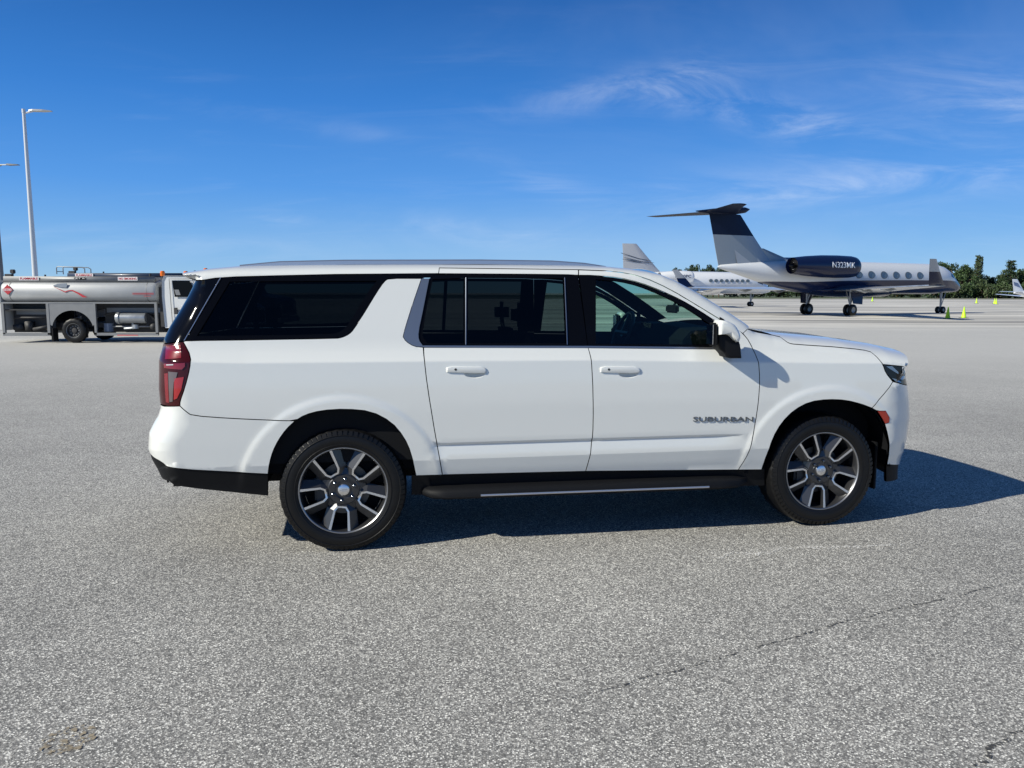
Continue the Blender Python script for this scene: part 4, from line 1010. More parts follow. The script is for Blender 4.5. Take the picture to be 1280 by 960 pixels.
def truck_wheel(parent,x,y,r=.42,side=-1):
    mb=MB();w=.13
    mb.revolve([(-w*.9,r*.56),(-w,r*.62),(-w*.97,r*.88),(-w*.75,r*.975),(-w*.6,r),(w*.6,r),(w*.75,r*.975),(w*.97,r*.88),(w,r*.62),(w*.9,r*.56)],64,fn=lambda k,j,a,q:q-(.010 if (k%4<2 and q>r*.96) else 0))
    t=mb.build('wheel',['rubber'],parent,loc=(x,y,r),fix=False)
    mb=MB();mb.revolve([(side*w*.9,r*.58),(side*w*.98,r*.57),(side*w*.92,r*.54),(side*w*.3,r*.50),(side*w*.25,r*.24),(side*w*.55,r*.20),(side*w*.6,r*.10),(side*w*.6,0)],40);mb.build('rim',['darkmetal'],t,sharp=40)
    mb=MB();mb.revolve([(side*w*.93,r*.585),(side*w*1.01,r*.57),(side*w*.93,r*.55)],40);mb.build('rim_ring',['pipe'],t)
    mb=MB()
    for k in range(10):
        a=2*PI*k/10;mb.tube([(r*.36*math.cos(a),side*w*.25,r*.36*math.sin(a)),(r*.36*math.cos(a),side*w*.45,r*.36*math.sin(a))],.018,6)
    mb.build('lug_nuts',['alu'],t)
    mb=MB();mb.disc((0,-side*w*.5,0),r*.56);mb.build('wheel_back',['darkmetal'],t,fix=False)
    return t
def fuel_truck(loc,rz,label,tank_m,cab_m,frame_m,sc=1.,signs=True,group='fuel trucks'):
    o=empty('fuel_truck',loc,rz);o.scale=(sc,sc,sc);tag(o,label,'truck',group)
    # local: x forward, rear of tank at 0, near side is -y, tank 5.3 long, 2.3 wide
    hw=1.12
    def sec(x,k=1.,dz=0):
        out=[]
        for a in np.linspace(0,2*PI,29)[:-1]:
            ca,sa=math.cos(a),math.sin(a);e=.62
            out.append((x,k*hw*abs(ca)**e*(1 if ca>0 else -1),1.73+k*(.42)*abs(sa)**e*(1 if sa>0 else -1)))
        return out
    mb=MB();mb.rings([sec(.02,.86),sec(.06,.96),sec(.12,1),sec(2.6,1),sec(5.16,1),sec(5.24,.96),sec(5.28,.86)]);tank=mb.build('tank',[tank_m],o,sharp=35)
    mb=MB()
    for x in (.35,4.95): mb.rings([sec(x,1.004),sec(x+.03,1.004)],caps=(False,False))
    mb.build('tank_band',[frame_m],tank)
    mb=MB();mb.rings([[(x,-.98,2.04),(x,-.96,2.24),(x,-.90,2.24),(x,-.86,2.10)] for x in (.1,5.2)]);mb.rings([[(x,.98,2.04),(x,.96,2.24),(x,.90,2.24),(x,.86,2.10)] for x in (.1,5.2)]);mb.box(.1,.13,-.9,.9,2.08,2.22);mb.box(5.17,5.2,-.9,.9,2.08,2.22);mb.build('tank_top_coaming',[frame_m],tank)
    mb=MB()
    for x in (1.2,2.6,4.0): mb.revolve([(2.12,.28),(2.20,.28),(2.22,.24),(2.22,0)],24,axis='z',c=(x,0,0))
    mb.build('hatch',[frame_m],tank)
    mb=MB();mb.tube([(.36,-.85,2.2),(.37,-.85,2.38)],.02,6);mb.box(.30,.44,-.92,-.80,2.33,2.47,bev=.02);mb.box(.12,.36,-.93,-.80,2.22,2.32,bev=.01);mb.build('work_light',['darkmetal'],tank)
    mb=MB();mb.tube([(1.42,-.8,2.22),(1.42,-.8,2.30)],.03,8);mb.tube([(4.98,-.8,2.22),(4.98,-.8,2.34)],.04,8);mb.build('vent',['darkmetal'],tank)
    # lower body frame on both sides
    for s in (-1,1):
        mb=MB();y0,y1=s*1.10,s*1.02
        mb.box(.0,5.28,y0,s*.96,1.33,1.38)
        mb.box(.04,.12,y0,y1,.30,1.33);mb.box(1.55,1.64,y0,y1,.28,1.33);mb.box(3.14,3.21,y0,y1,.28,1.33);mb.box(5.20,5.28,y0,y1,.32,1.33)
        mb.box(.04,1.64,y0,y1,.24,.34);mb.box(3.14,5.28,y0,y1,.26,.35)
        # fender sheet with the round wheel opening
        pts=[(1.64,1.33),(1.64,.62)]+[(2.40+.70*math.cos(a),.44+.66*math.sin(a)) for a in np.linspace(PI*.93,PI*.07,17)]+[(3.14,.62),(3.14,1.33)]
        n=len(pts)
        top=[(p[0],1.33) for p in pts]
        vs=[(p[0],s*1.09,p[1]) for p in pts]+[(p[0],s*1.09,1.33) for p in pts]
        mb.add(vs,[(i,i+1,n+i+1,n+i) for i in range(n-1)],0,False)
        mb.build('side_frame',[frame_m],o)
        mb=MB();mb.box(.12,1.55,s*.55,s*.60,.34,1.33);mb.box(.12,1.55,s*.6,s*1.02,1.10,1.14)
        mb.box(.25,.55,s*.62,s*.90,.42,.62,bev=.02);mb.box(.62,.85,s*.62,s*.85,.40,.72,bev=.02);mb.tube([(.9,s*.8,.45),(1.45,s*.8,.55)],.06,8);mb.tube([(.3,s*.85,.85),(1.5,s*.85,.85)],.035,6);mb.build('rear_cabinet',['darkmetal'],o);mb=MB();mb.box(3.21,5.2,s*.45,s*.50,.35,1.33);mb.build('pump_cabinet_back',['darkmetal'],o)
        mb=MB();mb.box(.26,1.46,s*.60,s*.66,.95,1.14);mb.build('cabinet_panel',['alu'],o);mb=MB()
        mb.tube([(3.5,s*.8,.36),(3.5,s*.8,.55),(4.9,s*.8,.55)],.03,6);mb.box(3.3,5.15,s*.50,s*.54,1.02,1.18);mb.build('pipe_rack',['alu'],o)
        mb=MB();mb.revolve([(3.78,0),(3.78,.19),(3.82,.21),(3.90,.21),(3.90,.18),(4.75,.18),(4.78,.17),(4.78,0)],24,axis='x',c=(0,s*.80,.84));mb.tube([(4.3,s*.8,.66),(4.3,s*.8,.50),(4.0,s*.8,.48)],.045,8);mb.tube([(4.4,s*.8,.62),(4.4,s*.8,.48)],.10,10);mb.build('filter_vessel',['pipe'],o)
        mb=MB();mb.tube([(3.47,s*.80,.38),(3.47,s*.80,.66)],.15,14);mb.build('filter_pot',['bluegrey'],o)
        mb=MB()
        for k in range(9):
            x=4.85+.04*(k%3);mb.tube([(4.78+.05*k,s*.78,.55+.05*(k%4)),(4.80+.04*k,s*.78,1.0-.03*k)],.022,6)
        mb.tube([(3.3,s*.7,.95),(3.6,s*.7,1.02),(5.1,s*.72,.98)],.03,6);mb.sphere((5.0,s*.78,.55),.13,10,8);mb.build('valve_pipes',['darkmetal'],o)
        for xx in (2.40,): truck_wheel(o,xx,s*.93,.42,s);
        truck_wheel(o,7.35,s*.93,.42,s)
    mb=MB();mb.box(-.02,8.2,-.38,-.30,.50,.66);mb.box(-.02,8.2,.30,.38,.50,.66);mb.box(0,5.28,-.3,.3,.62,.68);mb.tube([(2.4,-.85,.42),(2.4,.85,.42)],.07,8);mb.tube([(7.35,-.85,.42),(7.35,.85,.42)],.06,8);mb.box(.2,5.1,-.45,.45,1.18,1.34);mb.build('chassis',['darkmetal'],o)
    for s in (-1,1): mb=MB();mb.box(1.66,1.72,s*1.08,s*.78,.06,.5);mb.build('mud_flap',['plastic'],o)
    mb=MB();mb.puffy([(-.12,.42),(.0,.42),(.0,2.1),(-.12,2.05)],-1.05,1.05,.03);mb.build('rear_panel',[cab_m],o)
    # cab
    prof=[(5.52,.52),(5.47,1.6),(5.49,2.12),(5.57,2.27),(6.55,2.27),(6.72,2.18),(7.05,1.50),(8.05,1.32),(8.22,1.18),(8.24,.62),(7.86,.62)]+[(7.35+.5*math.cos(a),.44+.5*math.sin(a)) for a in np.linspace(.35,PI-.35,9)]+[(6.84,.52)]
    n=len(prof)
    def cabsec(y,ins):
        cx,cz=6.6,1.3
        return [(cx+(x-cx)*(1-ins),y,cz+(z-cz)*(1-ins)) for x,z in prof]
    mb=MB();mb.rings([cabsec(-1.05,.035),cabsec(-1.09,.0),cabsec(1.09,.0),cabsec(1.05,.035)],smooth=False);cab=mb.build('cab',[cab_m],o,sharp=25)
    for s in (-1,1):
        mb=MB();mb.prism([(5.90,1.56),(5.84,2.10),(6.42,2.10),(6.72,1.56)],s*1.093,s*1.10);mb.build('side_window',['gloss_black'],cab)
        mb=MB();mb.prism([(5.95,1.62),(5.90,1.80),(6.05,1.80),(6.1,1.62)],s*1.101,s*1.104);mb.build('seat_glimpse',['alu'],cab)
        mb=MB();mb.tube([(5.78,s*1.094,.62),(5.74,s*1.094,2.16),(6.5,s*1.094,2.16),(6.82,s*1.094,1.5),(6.82,s*1.094,.95),(6.6,s*1.094,.62)],.009,5);mb.build('door_seam',['darkmetal'],cab)
        mb=MB();mb.box(5.86,5.98,s*1.09,s*1.13,.98,1.20,bev=.01);mb.build('door_vent',['darkmetal'],cab)
        mb=MB();mb.tube([(6.60,s*1.08,2.02),(6.78,s*1.32,2.0),(6.80,s*1.34,1.5),(6.66,s*1.08,1.45)],.02,6);mb.box(6.72,6.80,s*1.24,s*1.40,1.5,1.98,bev=.03);mb.build('door_mirror',['darkmetal'],cab)
        mb=MB();mb.tube([(6.50,s*1.0,2.17),(6.98,s*1.03,1.55)],.03,6);mb.build('windscreen_pillar',['alu'],cab)
        mb=MB();mb.box(8.20,8.26,s*.62,s*.98,.86,1.08,bev=.015);mb.build('headlight',['hl'],cab)
    mb=MB();mb.prism([(-.95,6.745),(.95,6.745)] if False else [(6.62,2.20),(6.745,2.14),(7.04,1.52),(6.90,1.52)],-.98,.98);mb.build('windscreen',['gloss_black'],cab)
    mb=MB();
    for z in (.75,.85,.95,1.05,1.15): mb.box(8.22,8.26,-.5,.5,z,z+.04)
    mb.build('grille',['darkmetal'],cab)
    mb=MB();mb.box(8.20,8.36,-1.08,1.08,.38,.60,bev=.03);mb.build('bumper',['alu'],o)
    for y in (-.6,.6):
        mb=MB();mb.revolve([(2.26,.07),(2.30,.075),(2.40,.075),(2.43,.05),(2.43,0)],14,axis='z',c=(5.42 if y<0 else 6.10,-.85 if y<0 else -.6,0));mb.build('beacon',['orange'],cab)
    mb=MB();mb.tube([(5.42,-.85,.6),(5.42,-.85,2.27)],.05,10);mb.tube([(5.40,.7,.6),(5.40,.7,2.3)],.05,10);mb.box(5.30,5.55,-.9,.9,.55,1.9);mb.build('cab_back_gear',['darkmetal'],o)
    # writing
    if signs:
        def flat(x0,z0,y=-1.0,tilt=0.):
            return lambda u,v,d:(x0+u,y-.012-d,z0+v)
        def plaque(txt,x0,z0,w,h_,y,tcol='signred',bcol='signwhite'):
            mb=MB();mb.box(x0-w/2,x0+w/2,y-.006,y,z0-h_/2,z0+h_/2);p=mb.build('sign_plate',[bcol],tank)
            mb=MB();add_text(mb,txt,flat(x0,z0,y),w*.9,h_*.62,bold=.02);mb.build('sign_text',[tcol],p,fix=False)
        plaque('FLAMMABLE',.98,2.165,.66,.12,-.985)
        plaque('NO SMOKING',4.30,2.165,.66,.12,-.985)
        mb=MB();
        for k in range(4): mb.box(2.50+.10*k,2.58+.10*k,-.990,-.984,2.13,2.20)
        p=mb.build('sign_plate',['gloss_black'],tank);mb=MB();add_text(mb,'JET A',flat(2.69,2.165,-.984),.36,.05,bold=.01);mb.build('sign_text',['signwhite'],p,fix=False)
        ty=-1.128
        mb=MB();mb.prism([(.33,1.62),(.33+.17,1.79),(.33,1.96),(.33-.17,1.79)],ty-.012,ty);p=mb.build('hazard_placard',['signred'],tank)
        mb=MB();mb.box(.20,.46,ty-.016,ty-.012,1.755,1.825);p2=mb.build('placard_band',['signwhite'],tank)
        mb=MB();add_text(mb,'1863',lambda u,v,d:(.33+u,ty-.018,1.79+v),.22,.055,bold=.02);mb.build('placard_number',['signred'],p2,fix=False)
        # winged stripe logo
        mb=MB();mb.prism([(1.82,1.92),(2.25,1.735),(2.36,1.775),(2.50,1.785),(2.72,1.69),(2.98,1.54),(2.83,1.54),(2.66,1.66),(2.48,1.755),(2.36,1.745),(2.25,1.70)],ty-.008,ty);mb.build('stripe_logo',['signred'],tank)
        mb=MB();mb.prism([(1.84,1.925),(2.02,1.99),(2.3,2.01),(2.34,1.95),(2.30,1.86),(2.1,1.87)],ty-.004,ty+.02);mb.build('stripe_logo_highlight',['pipe'],tank)
        mb=MB();mb.box(4.50,5.22,ty-.006,ty,1.670,1.688);mb.box(4.50,5.22,ty-.006,ty,1.635,1.645);mb.box(4.88,5.12,ty-.006,ty,1.575,1.590);mb.build('red_lettering_lines',['signred'],tank)
        mb=MB();mb.box(3.9,4.6,-1.11,-1.10,.255,.285);mb.build('hazard_stripe',['signred'],o)
    return o
tx,ty_=px_world(91,428.5)
fuel_truck((tx-2.28,ty_+.93,0),0,'silver tanker fuel truck with white cab and open side cabinets parked on the far left','tank','cabwhite','alu')
t2=fuel_truck((at_px(80,33.),34.5,0),-.04,'dark navy fuel tanker parked behind the silver one, only its top edge and railing showing','navy','navy','navy',1.13,False)
mb=MB()
for y in (-.9,-.5): mb.tube([(-.35,y,2.2),(-.35,y,2.44),(-.30,y,2.48),(.65,y,2.46),(.75,y,2.40),(.75,y,2.2)],.018,6)
mb.tube([(-.35,-.9,2.3),(-.35,-.5,2.3)],.015,6);mb.build('roof_rail',['alu'],t2)
mb=MB();mb.box(.42,1.12,-1.0,-.985,2.10,2.22);p=mb.build('sign_plate',['signwhite'],t2);mb=MB();add_text(mb,'FLAMMABLE',lambda u,v,d:(.77+u,-1.004,2.16+v),.62,.075,bold=.02);mb.build('sign_text',['signred'],p,fix=False)

# ------------------------------------------------------------------ jets
M['jetwhite']=mat('jet_white',(.78,.79,.80),.28,coat=.6);M['jetgrey']=mat('jet_grey',(.38,.40,.42),.32,coat=.5);M['jetblue']=mat('jet_navy',(.005,.011,.045),.25,coat=.2,spec=.3)
M['jetglass']=mat('jet_window',(.012,.018,.03),.12);M['windowrim']=mat('window_rim',(.09,.11,.13),.4);M['geargrey']=mat('gear_grey',(.30,.31,.32),.4,metal=.5);M['intake']=mat('intake_dark',(.02,.02,.022),.4,metal=.6);M['tailnavy']=mat('tail_navy',(.004,.010,.034),.45,spec=.2);M['jetpane']=mat('jet_cabin_pane',(.10,.145,.19),.15);M['jetline']=mat('jet_stripe',(.05,.06,.09),.3)
def livery(name,top,bottom,z0,slope,cx,amp,soft=.02):
    """paint split along a sweeping line in object space"""
    m=bpy.data.materials.new(name);m.use_nodes=True;nt=m.node_tree;b=nt.nodes['Principled BSDF'];L=nt.links.new;N=nt.nodes.new
    tc=N('ShaderNodeTexCoord');s=N('ShaderNodeSeparateXYZ');L(tc.outputs['Object'],s.inputs[0])
    fc=N('ShaderNodeFloatCurve');mr=N('ShaderNodeMapRange');mr.inputs[1].default_value=-30;mr.inputs[2].default_value=0
    L(s.outputs[0],mr.inputs[0]);L(mr.outputs[0],fc.inputs['Value'])
    c=fc.mapping.curves[0];pts=slope
    c.points[0].location=(pts[0][0],pts[0][1]);c.points[1].location=(pts[-1][0],pts[-1][1])
    for p in pts[1:-1]: c.points.new(*p)
    fc.mapping.update()
    z=N('ShaderNodeMath');z.operation='MULTIPLY_ADD';z.inputs[1].default_value=5.;z.inputs[2].default_value=0;L(fc.outputs[0],z.inputs[0])
    d=N('ShaderNodeMath');d.operation='SUBTRACT';L(s.outputs[2],d.inputs[0]);L(z.outputs[0],d.inputs[1])
    k=N('ShaderNodeMapRange');k.inputs[1].default_value=-.01;k.inputs[2].default_value=.01;L(d.outputs[0],k.inputs[0])
    mx=N('ShaderNodeMix');mx.data_type='RGBA';mx.inputs[6].default_value=(*bottom,1);mx.inputs[7].default_value=(*top,1);L(k.outputs[0],mx.inputs[0]);L(mx.outputs[2],b.inputs['Base Color'])
    b.inputs['Roughness'].default_value=.28;b.inputs['Specular IOR Level'].default_value=.35;b.inputs['Coat Weight'].default_value=.2;b.inputs['Coat Roughness'].default_value=.05
    return m
# curve: x in (aft..nose) 0..1 over 30 m, value*5 = height of the colour line
M['livery']=livery('jet_two_tone_paint',(.66,.68,.70),(.006,.013,.055),0,[(0,.42),(.12,.44),(.25,.50),(.35,.50),(.48,.52),(.60,.535),(.80,.545),(.93,.54),(1,.50)],0,0)
M['fin_livery']=mat('jet_fin_grey',(.27,.30,.33),.3,coat=.5)
def jet(name,loc,psi,sc,label,body_m,fin_m,eng_m,top_m,wing_m,dims,reg=None,nwin=6,winx=(13.85,6.8),winz=3.09,winglet_m='jetgrey',ttail=True,ws=1.,cap_m=None,gear_door='jetblue'):
    o=empty(name,loc,psi);o.scale=(sc,sc,sc);tag(o,label,'jet','parked business jets')
    X=lambda a:-a
    R0=1.25;zc=2.87
    st=dims['fus']
    def ring(a,r,z,ry=None):
        return [(X(a),(ry or r)*math.cos(t),z+r*math.sin(t)) for t in np.linspace(0,2*PI,37)[:-1]]
    mb=MB();mb.rings([ring(*s) for s in st]);fus=mb.build('fuselage',[body_m],o,sharp=60)
    # windows
    for s in (-1,1):
        for k in range(nwin):
            a=winx[0]+(winx[1]-winx[0])*k/max(1,nwin-1)
            z=winz;dz=z-zc;yy=math.sqrt(max(.01,R0*R0-dz*dz))
            ang=math.atan2(dz,yy)
            mb=MB();ex=[];n=20
            for ring_r,dy in ((1.18,.012),(1.05,.022),(1.0,.02)):
                r_=[]
                for t in np.linspace(0,2*PI,n+1)[:-1]:
                    zz=z+.25*ws*ring_r*math.sin(t);q=math.sqrt(max(.01,R0*R0-(zz-zc)**2))
                    r_.append((X(a+.33*ws*ring_r*math.cos(t)),s*(q+dy),zz))
                ex.append(r_)
            mb.rings(ex,caps=(False,False));w=mb.build('cabin_window',['windowrim'],fus)
            mb=MB();mb.add([(p[0],p[1],p[2]) for p in ex[2]],[tuple(range(n))],0,False);mb.build('pane',['jetpane'],w)
    # cockpit windows
    mb=MB()
    for s in (-1,1):
        for (a0,z0),(a1,z1),(a2,z2),(a3,z3) in dims['cockpit']:
            def onf(a,z):
                rr=np.interp(a,[q[0] for q in st],[q[1] for q in st]);zz=np.interp(a,[q[0] for q in st],[q[2] for q in st])
                return (X(a),s*(math.sqrt(max(.0004,rr*rr-(z-zz)**2))+.012),z)
            g_=[]
            for i in range(6):
                for j in range(6):
                    u,v=i/5,j/5;a=(a0*(1-u)+a1*u)*(1-v)+(a3*(1-u)+a2*u)*v;z=(z0*(1-u)+z1*u)*(1-v)+(z3*(1-u)+z2*u)*v;g_.append(onf(a,z))
            mb.add(g_,[(i*6+j,i*6+j+1,i*6+j+7,i*6+j+6) for i in range(5) for j in range(5)])
    mb.build('cockpit_window',['jetglass'],fus)
    # wings
    wg=dims['wing']
    def foil(cx_le,chord,y,z,th):
        pr=[(0,0),(.05,.5),(.2,.9),(.45,1),(.75,.5),(1,.04),(.75,-.25),(.45,-.5),(.2,-.5),(.05,-.3)]
        return [(X(cx_le+chord*p),y,z+th*q) for p,q in pr]
    for s in (-1,1):
        mb=MB();mb.rings([foil(le,c,s*y,z,th) for le,c,y,z,th in wg]);w=mb.build('wing',[wing_m],o,sharp=60)
        if dims.get('winglet'):
            le,c,y,z,th=wg[-1];mb=MB();rs=[]
            for t,le2,c2,y2,z2 in dims['winglet']:
                pr=[(0,0),(.1,.5),(.45,1),(1,0),(.45,-1),(.1,-.5)];rs.append([(X(le2+c2*p),s*(y2+.06*q*t),z2) for p,q in pr])
            mb.rings(rs)
            if isinstance(winglet_m,list) and len(winglet_m)>1:
                for q in range(12): mb.mi[q]=1
            mb.build('winglet',winglet_m if isinstance(winglet_m,list) else [winglet_m],w,sharp=60)
            if dims.get('wl_low'):
                mb.mi=mb.mi
        # flap fairings
        mb=MB()
        for y in (wg[0][2]+ (wg[-1][2]-wg[0][2])*.3,wg[0][2]+(wg[-1][2]-wg[0][2])*.55):
            le=np.interp(y,[q[2] for q in wg],[q[0]+q[1] for q in wg]);z=np.interp(y,[q[2] for q in wg],[q[3] for q in wg])
            mb.tube([(X(le-1.3),s*y,z-.05),(X(le-.5),s*y,z-.16),(X(le+.35),s*y,z-.06)],[.03,.11,.02],8)
        mb.build('flap_fairing',[wing_m],w)
    # fin
    fn_=dims['fin'];mb=MB()
    def fsec(z,le,c,th,sw=0):
        pr=[(0,0),(.08,.6),(.35,1),(1,.05),(1,-.05),(.35,-1),(.08,-.6)];return [(X(le+c*p),th*q,z) for p,q in pr]
    mb.rings([fsec(*q) for q in fn_[:-1]] if cap_m else [fsec(*q) for q in fn_],caps=(True,True));fin=mb.build('fin',[fin_m],o,sharp=60)
    if cap_m:
        mb=MB();mb.rings([fsec(*q) for q in fn_[-2:]]);mb.build('fin_tip',[cap_m],fin,sharp=60)
        mb=MB()
        A=dims['fin_tri']
        for s in (-1,1): mb.add([(X(a),s*(th+.006),z) for a,z,th in A],[tuple(range(len(A)))],0,False)
        mb.build('fin_panel',['jetgrey'],fin)
    if dims.get('dorsal'):
        mb=MB();mb.rings([fsec(*q) for q in dims['dorsal']]);mb.build('dorsal_fin',[dims.get('dorsal_m',fin_m)],fin,sharp=60)
    if dims.get('fin_lines'):
        mb=MB()
        for ln in dims['fin_lines']:
            for s in (-1,1): mb.tube([(X(a),s*th,z) for a,z,th in ln],[.012]+[.05]*(len(ln)-2)+[.012],5)
        mb.build('fin_pinstripes',['jetline'],fin)
    # stabiliser
    for s in (-1,1):
        mb=MB();mb.rings([foil(le,c,s*y,z,th) for le,c,y,z,th in dims['stab']]);mb.build('tailplane',[top_m],fin,sharp=60)
    if ttail:
        b=dims['bullet'];mb=MB();mb.tube([(X(a),0,z) for a,z,r in b],[r for a,z,r in b],12);mb.build('fin_bullet',[top_m],fin)
    # engines
    en=dims['eng']
    for s in (-1,1):
        cy,cz=s*en['y'],en['z'];mb=MB()
        pr=[(X(en['a0']+t*(en['a1']-en['a0'])),r*en['r']) for t,r in ((.06,.76),(.01,.80),(0,.86),(.015,.93),(.08,1.0),(.3,1.03),(.55,1.0),(.8,.88),(.95,.76),(1,.72),(.97,.68),(.85,.66))]
        mb.revolve(pr,36,axis='x',c=(0,cy,cz));e=mb.build('engine_nacelle',[eng_m],o,sharp=60)
        mb=MB();mb.revolve([(X(en['a0']+.01*(en['a1']-en['a0'])),.80*en['r']),(X(en['a0']-.01),.86*en['r']),(X(en['a0']+.018*(en['a1']-en['a0'])),.935*en['r'])],36,axis='x',c=(0,cy,cz));mb.build('intake_lip',['geargrey'],e)
        mb=MB();mb.disc((X(en['a0']+.35),cy,cz),.80*en['r'],'x');mb.build('engine_fan',['intake'],e,fix=False);mb=MB();mb.disc((X(en['a1']-.3),cy,cz),.68*en['r'],'x');mb.tube([(X(en['a1']-.5),cy,cz),(X(en['a1']+.25),cy,cz)],[.3*en['r'],.05],10);mb.build('engine_core',['intake'],e,fix=False)
        mb=MB();am=(en['a0']+en['a1'])/2+.4;mb.box(X(am+1.2),X(am-1.2),min(s*.9,s*en['y']),max(s*.9,s*en['y']),cz-.35,cz-.15,bev=.04);mb.build('engine_pylon',[eng_m],e)
        if reg and s==-1:
            mb=MB()
            def fnr(u,v,d):
                q=en['r']*1.035; an=v/q+.12; return (X(reg[1])+u,cy-(q+.012)*math.cos(an),cz+(q+.012)*math.sin(an))
            add_text(mb,reg[0],fnr,reg[2],reg[3],bold=.012);mb.build('registration',[reg[4]],e,fix=False)
    # gear
    for (a,y,r,door) in dims['gear']:
        mb=MB();mb.tube([(X(a),y,2.0),(X(a),y,r)],[.11,.07],8);mb.tube([(X(a),y*.8,1.9),(X(a+.05),y,r*1.8)],.04,6);mb.tube([(X(a-.6),y*.9,1.85),(X(a),y,r*1.4)],.035,6);gr_=mb.build('landing_gear',['geargrey'],o)
        for dy in (-.22,.22) if True else ():
            mb=MB();w=.11;mb.revolve([(dy-w,r*.5),(dy-w,r*.85),(dy-w*.6,r),(dy+w*.6,r),(dy+w,r*.85),(dy+w,r*.5)],28,c=(X(a),y,r));tw=mb.build('wheel',['rubber'],gr_,fix=False)
            mb=MB();mb.revolve([(dy-w*.8,r*.52),(dy-w*.5,r*.4),(dy-w*.6,0)],20,c=(X(a),y,r));mb.revolve([(dy+w*.8,r*.52),(dy+w*.5,r*.4),(dy+w*.6,0)],20,c=(X(a),y,r));mb.build('rim',['geargrey'],tw)
        if door:
            s=1 if y>0 else -1;mb=MB();mb.add([(X(a-.9),y+s*.30,1.75),(X(a+.4),y+s*.30,1.75),(X(a+.2),y+s*.42,.9),(X(a-.75),y+s*.42,.85)],[(0,1,2,3)],0,False)
            mb.add([(X(a-.9),y+s*.34,1.75),(X(a+.4),y+s*.34,1.75),(X(a+.2),y+s*.46,.9),(X(a-.75),y+s*.46,.85)],[(0,1,2,3)],0,False);mb.build('gear_door',[gear_door],gr_,fix=False)
    if dims.get('fairing'):
        mb=MB();rs=[]
        for a,hw,z0,z1 in dims['fairing']:
            rs.append([(X(a),hw*math.cos(t),(z0+z1)/2+(z1-z0)/2*math.sin(t)) for t in np.linspace(0,2*PI,25)[:-1]])
        mb.rings(rs);mb.build('belly_fairing',[dims.get('fair_m',body_m)],fus,sharp=60)
    return o
G450=dict(
 fus=[(0,.03,2.15),(.12,.17,2.17),(.5,.40,2.24),(1.0,.58,2.36),(1.5,.74,2.50),(2.1,.95,2.70),(2.8,1.12,2.82),(3.6,1.22,2.86),(4.5,1.25,2.87),(8,1.25,2.87),(13,1.25,2.87),(17,1.25,2.87),(19,1.18,2.93),(21,.98,3.06),(23,.70,3.24),(25,.38,3.42),(26.4,.14,3.52),(26.6,.04,3.53)],
 cockpit=[((1.62,3.02),(2.45,3.40),(2.65,3.05),(1.75,2.88)),((1.15,2.78),(1.62,3.12),(1.75,2.92),(1.30,2.66))],
 wing=[(9.8,6.6,.9,1.85,.34),(11.6,4.9,2.6,1.90,.27),(15.2,3.0,7.0,2.02,.17),(18.7,1.6,11.7,2.14,.08)],
 winglet=[(1,18.75,1.55,11.72,2.14),(1,19.2,1.35,11.88,2.35),(1,19.78,1.02,12.03,2.97),(1,20.5,.62,12.25,3.72)],
 fin=[(3.35,20.9,5.6,.26),(4.0,21.6,5.08,.23),(4.9,22.6,4.33,.2),(5.75,23.4,3.75,.17),(7.2,24.7,2.85,.12)],
 fin_tri=[(25.5,5.7,.06),(25.0,3.75,.17),(22.5,3.75,.235)],
 dorsal=[(3.2,18.9,4.5,.16),(3.9,19.2,4.0,.10),(4.25,20.2,2.8,.06),(4.9,22.4,1.0,.05)],
 stab=[(25.0,2.9,.0,7.28,.13),(27.2,1.7,2.8,7.28,.09),(28.4,1.15,4.6,7.28,.05)],
 bullet=[(23.9,7.62,.04),(24.3,7.55,.20),(25.5,7.42,.27),(27.2,7.32,.2),(28.7,7.28,.03)],
 eng=dict(a0=15.35,a1=21.6,y=1.98,z=3.62,r=.80),
 gear=[(2.3,0,.29,False),(15.62,2.08,.43,True),(15.62,-2.08,.43,True)],
 fairing=[(8.6,.15,1.75,1.85),(9.6,1.0,1.42,2.3),(12,1.32,1.36,2.6),(15,1.32,1.38,2.6),(17,1.0,1.50,2.3),(18.8,.15,1.85,1.95)],fair_m='jetblue',dorsal_m='fin_livery')
j1=jet('business_jet',(39.58,68.53,0),.455,1.03,'dark navy and pale grey business jet with high T-tail, nearest jet on the right','livery','fin_livery','jetblue','tailnavy','jetgrey',G450,reg=('N323MK',17.3,2.35,.42,'jetwhite'),nwin=6,cap_m='tailnavy',winglet_m=['jetgrey','jetblue'])
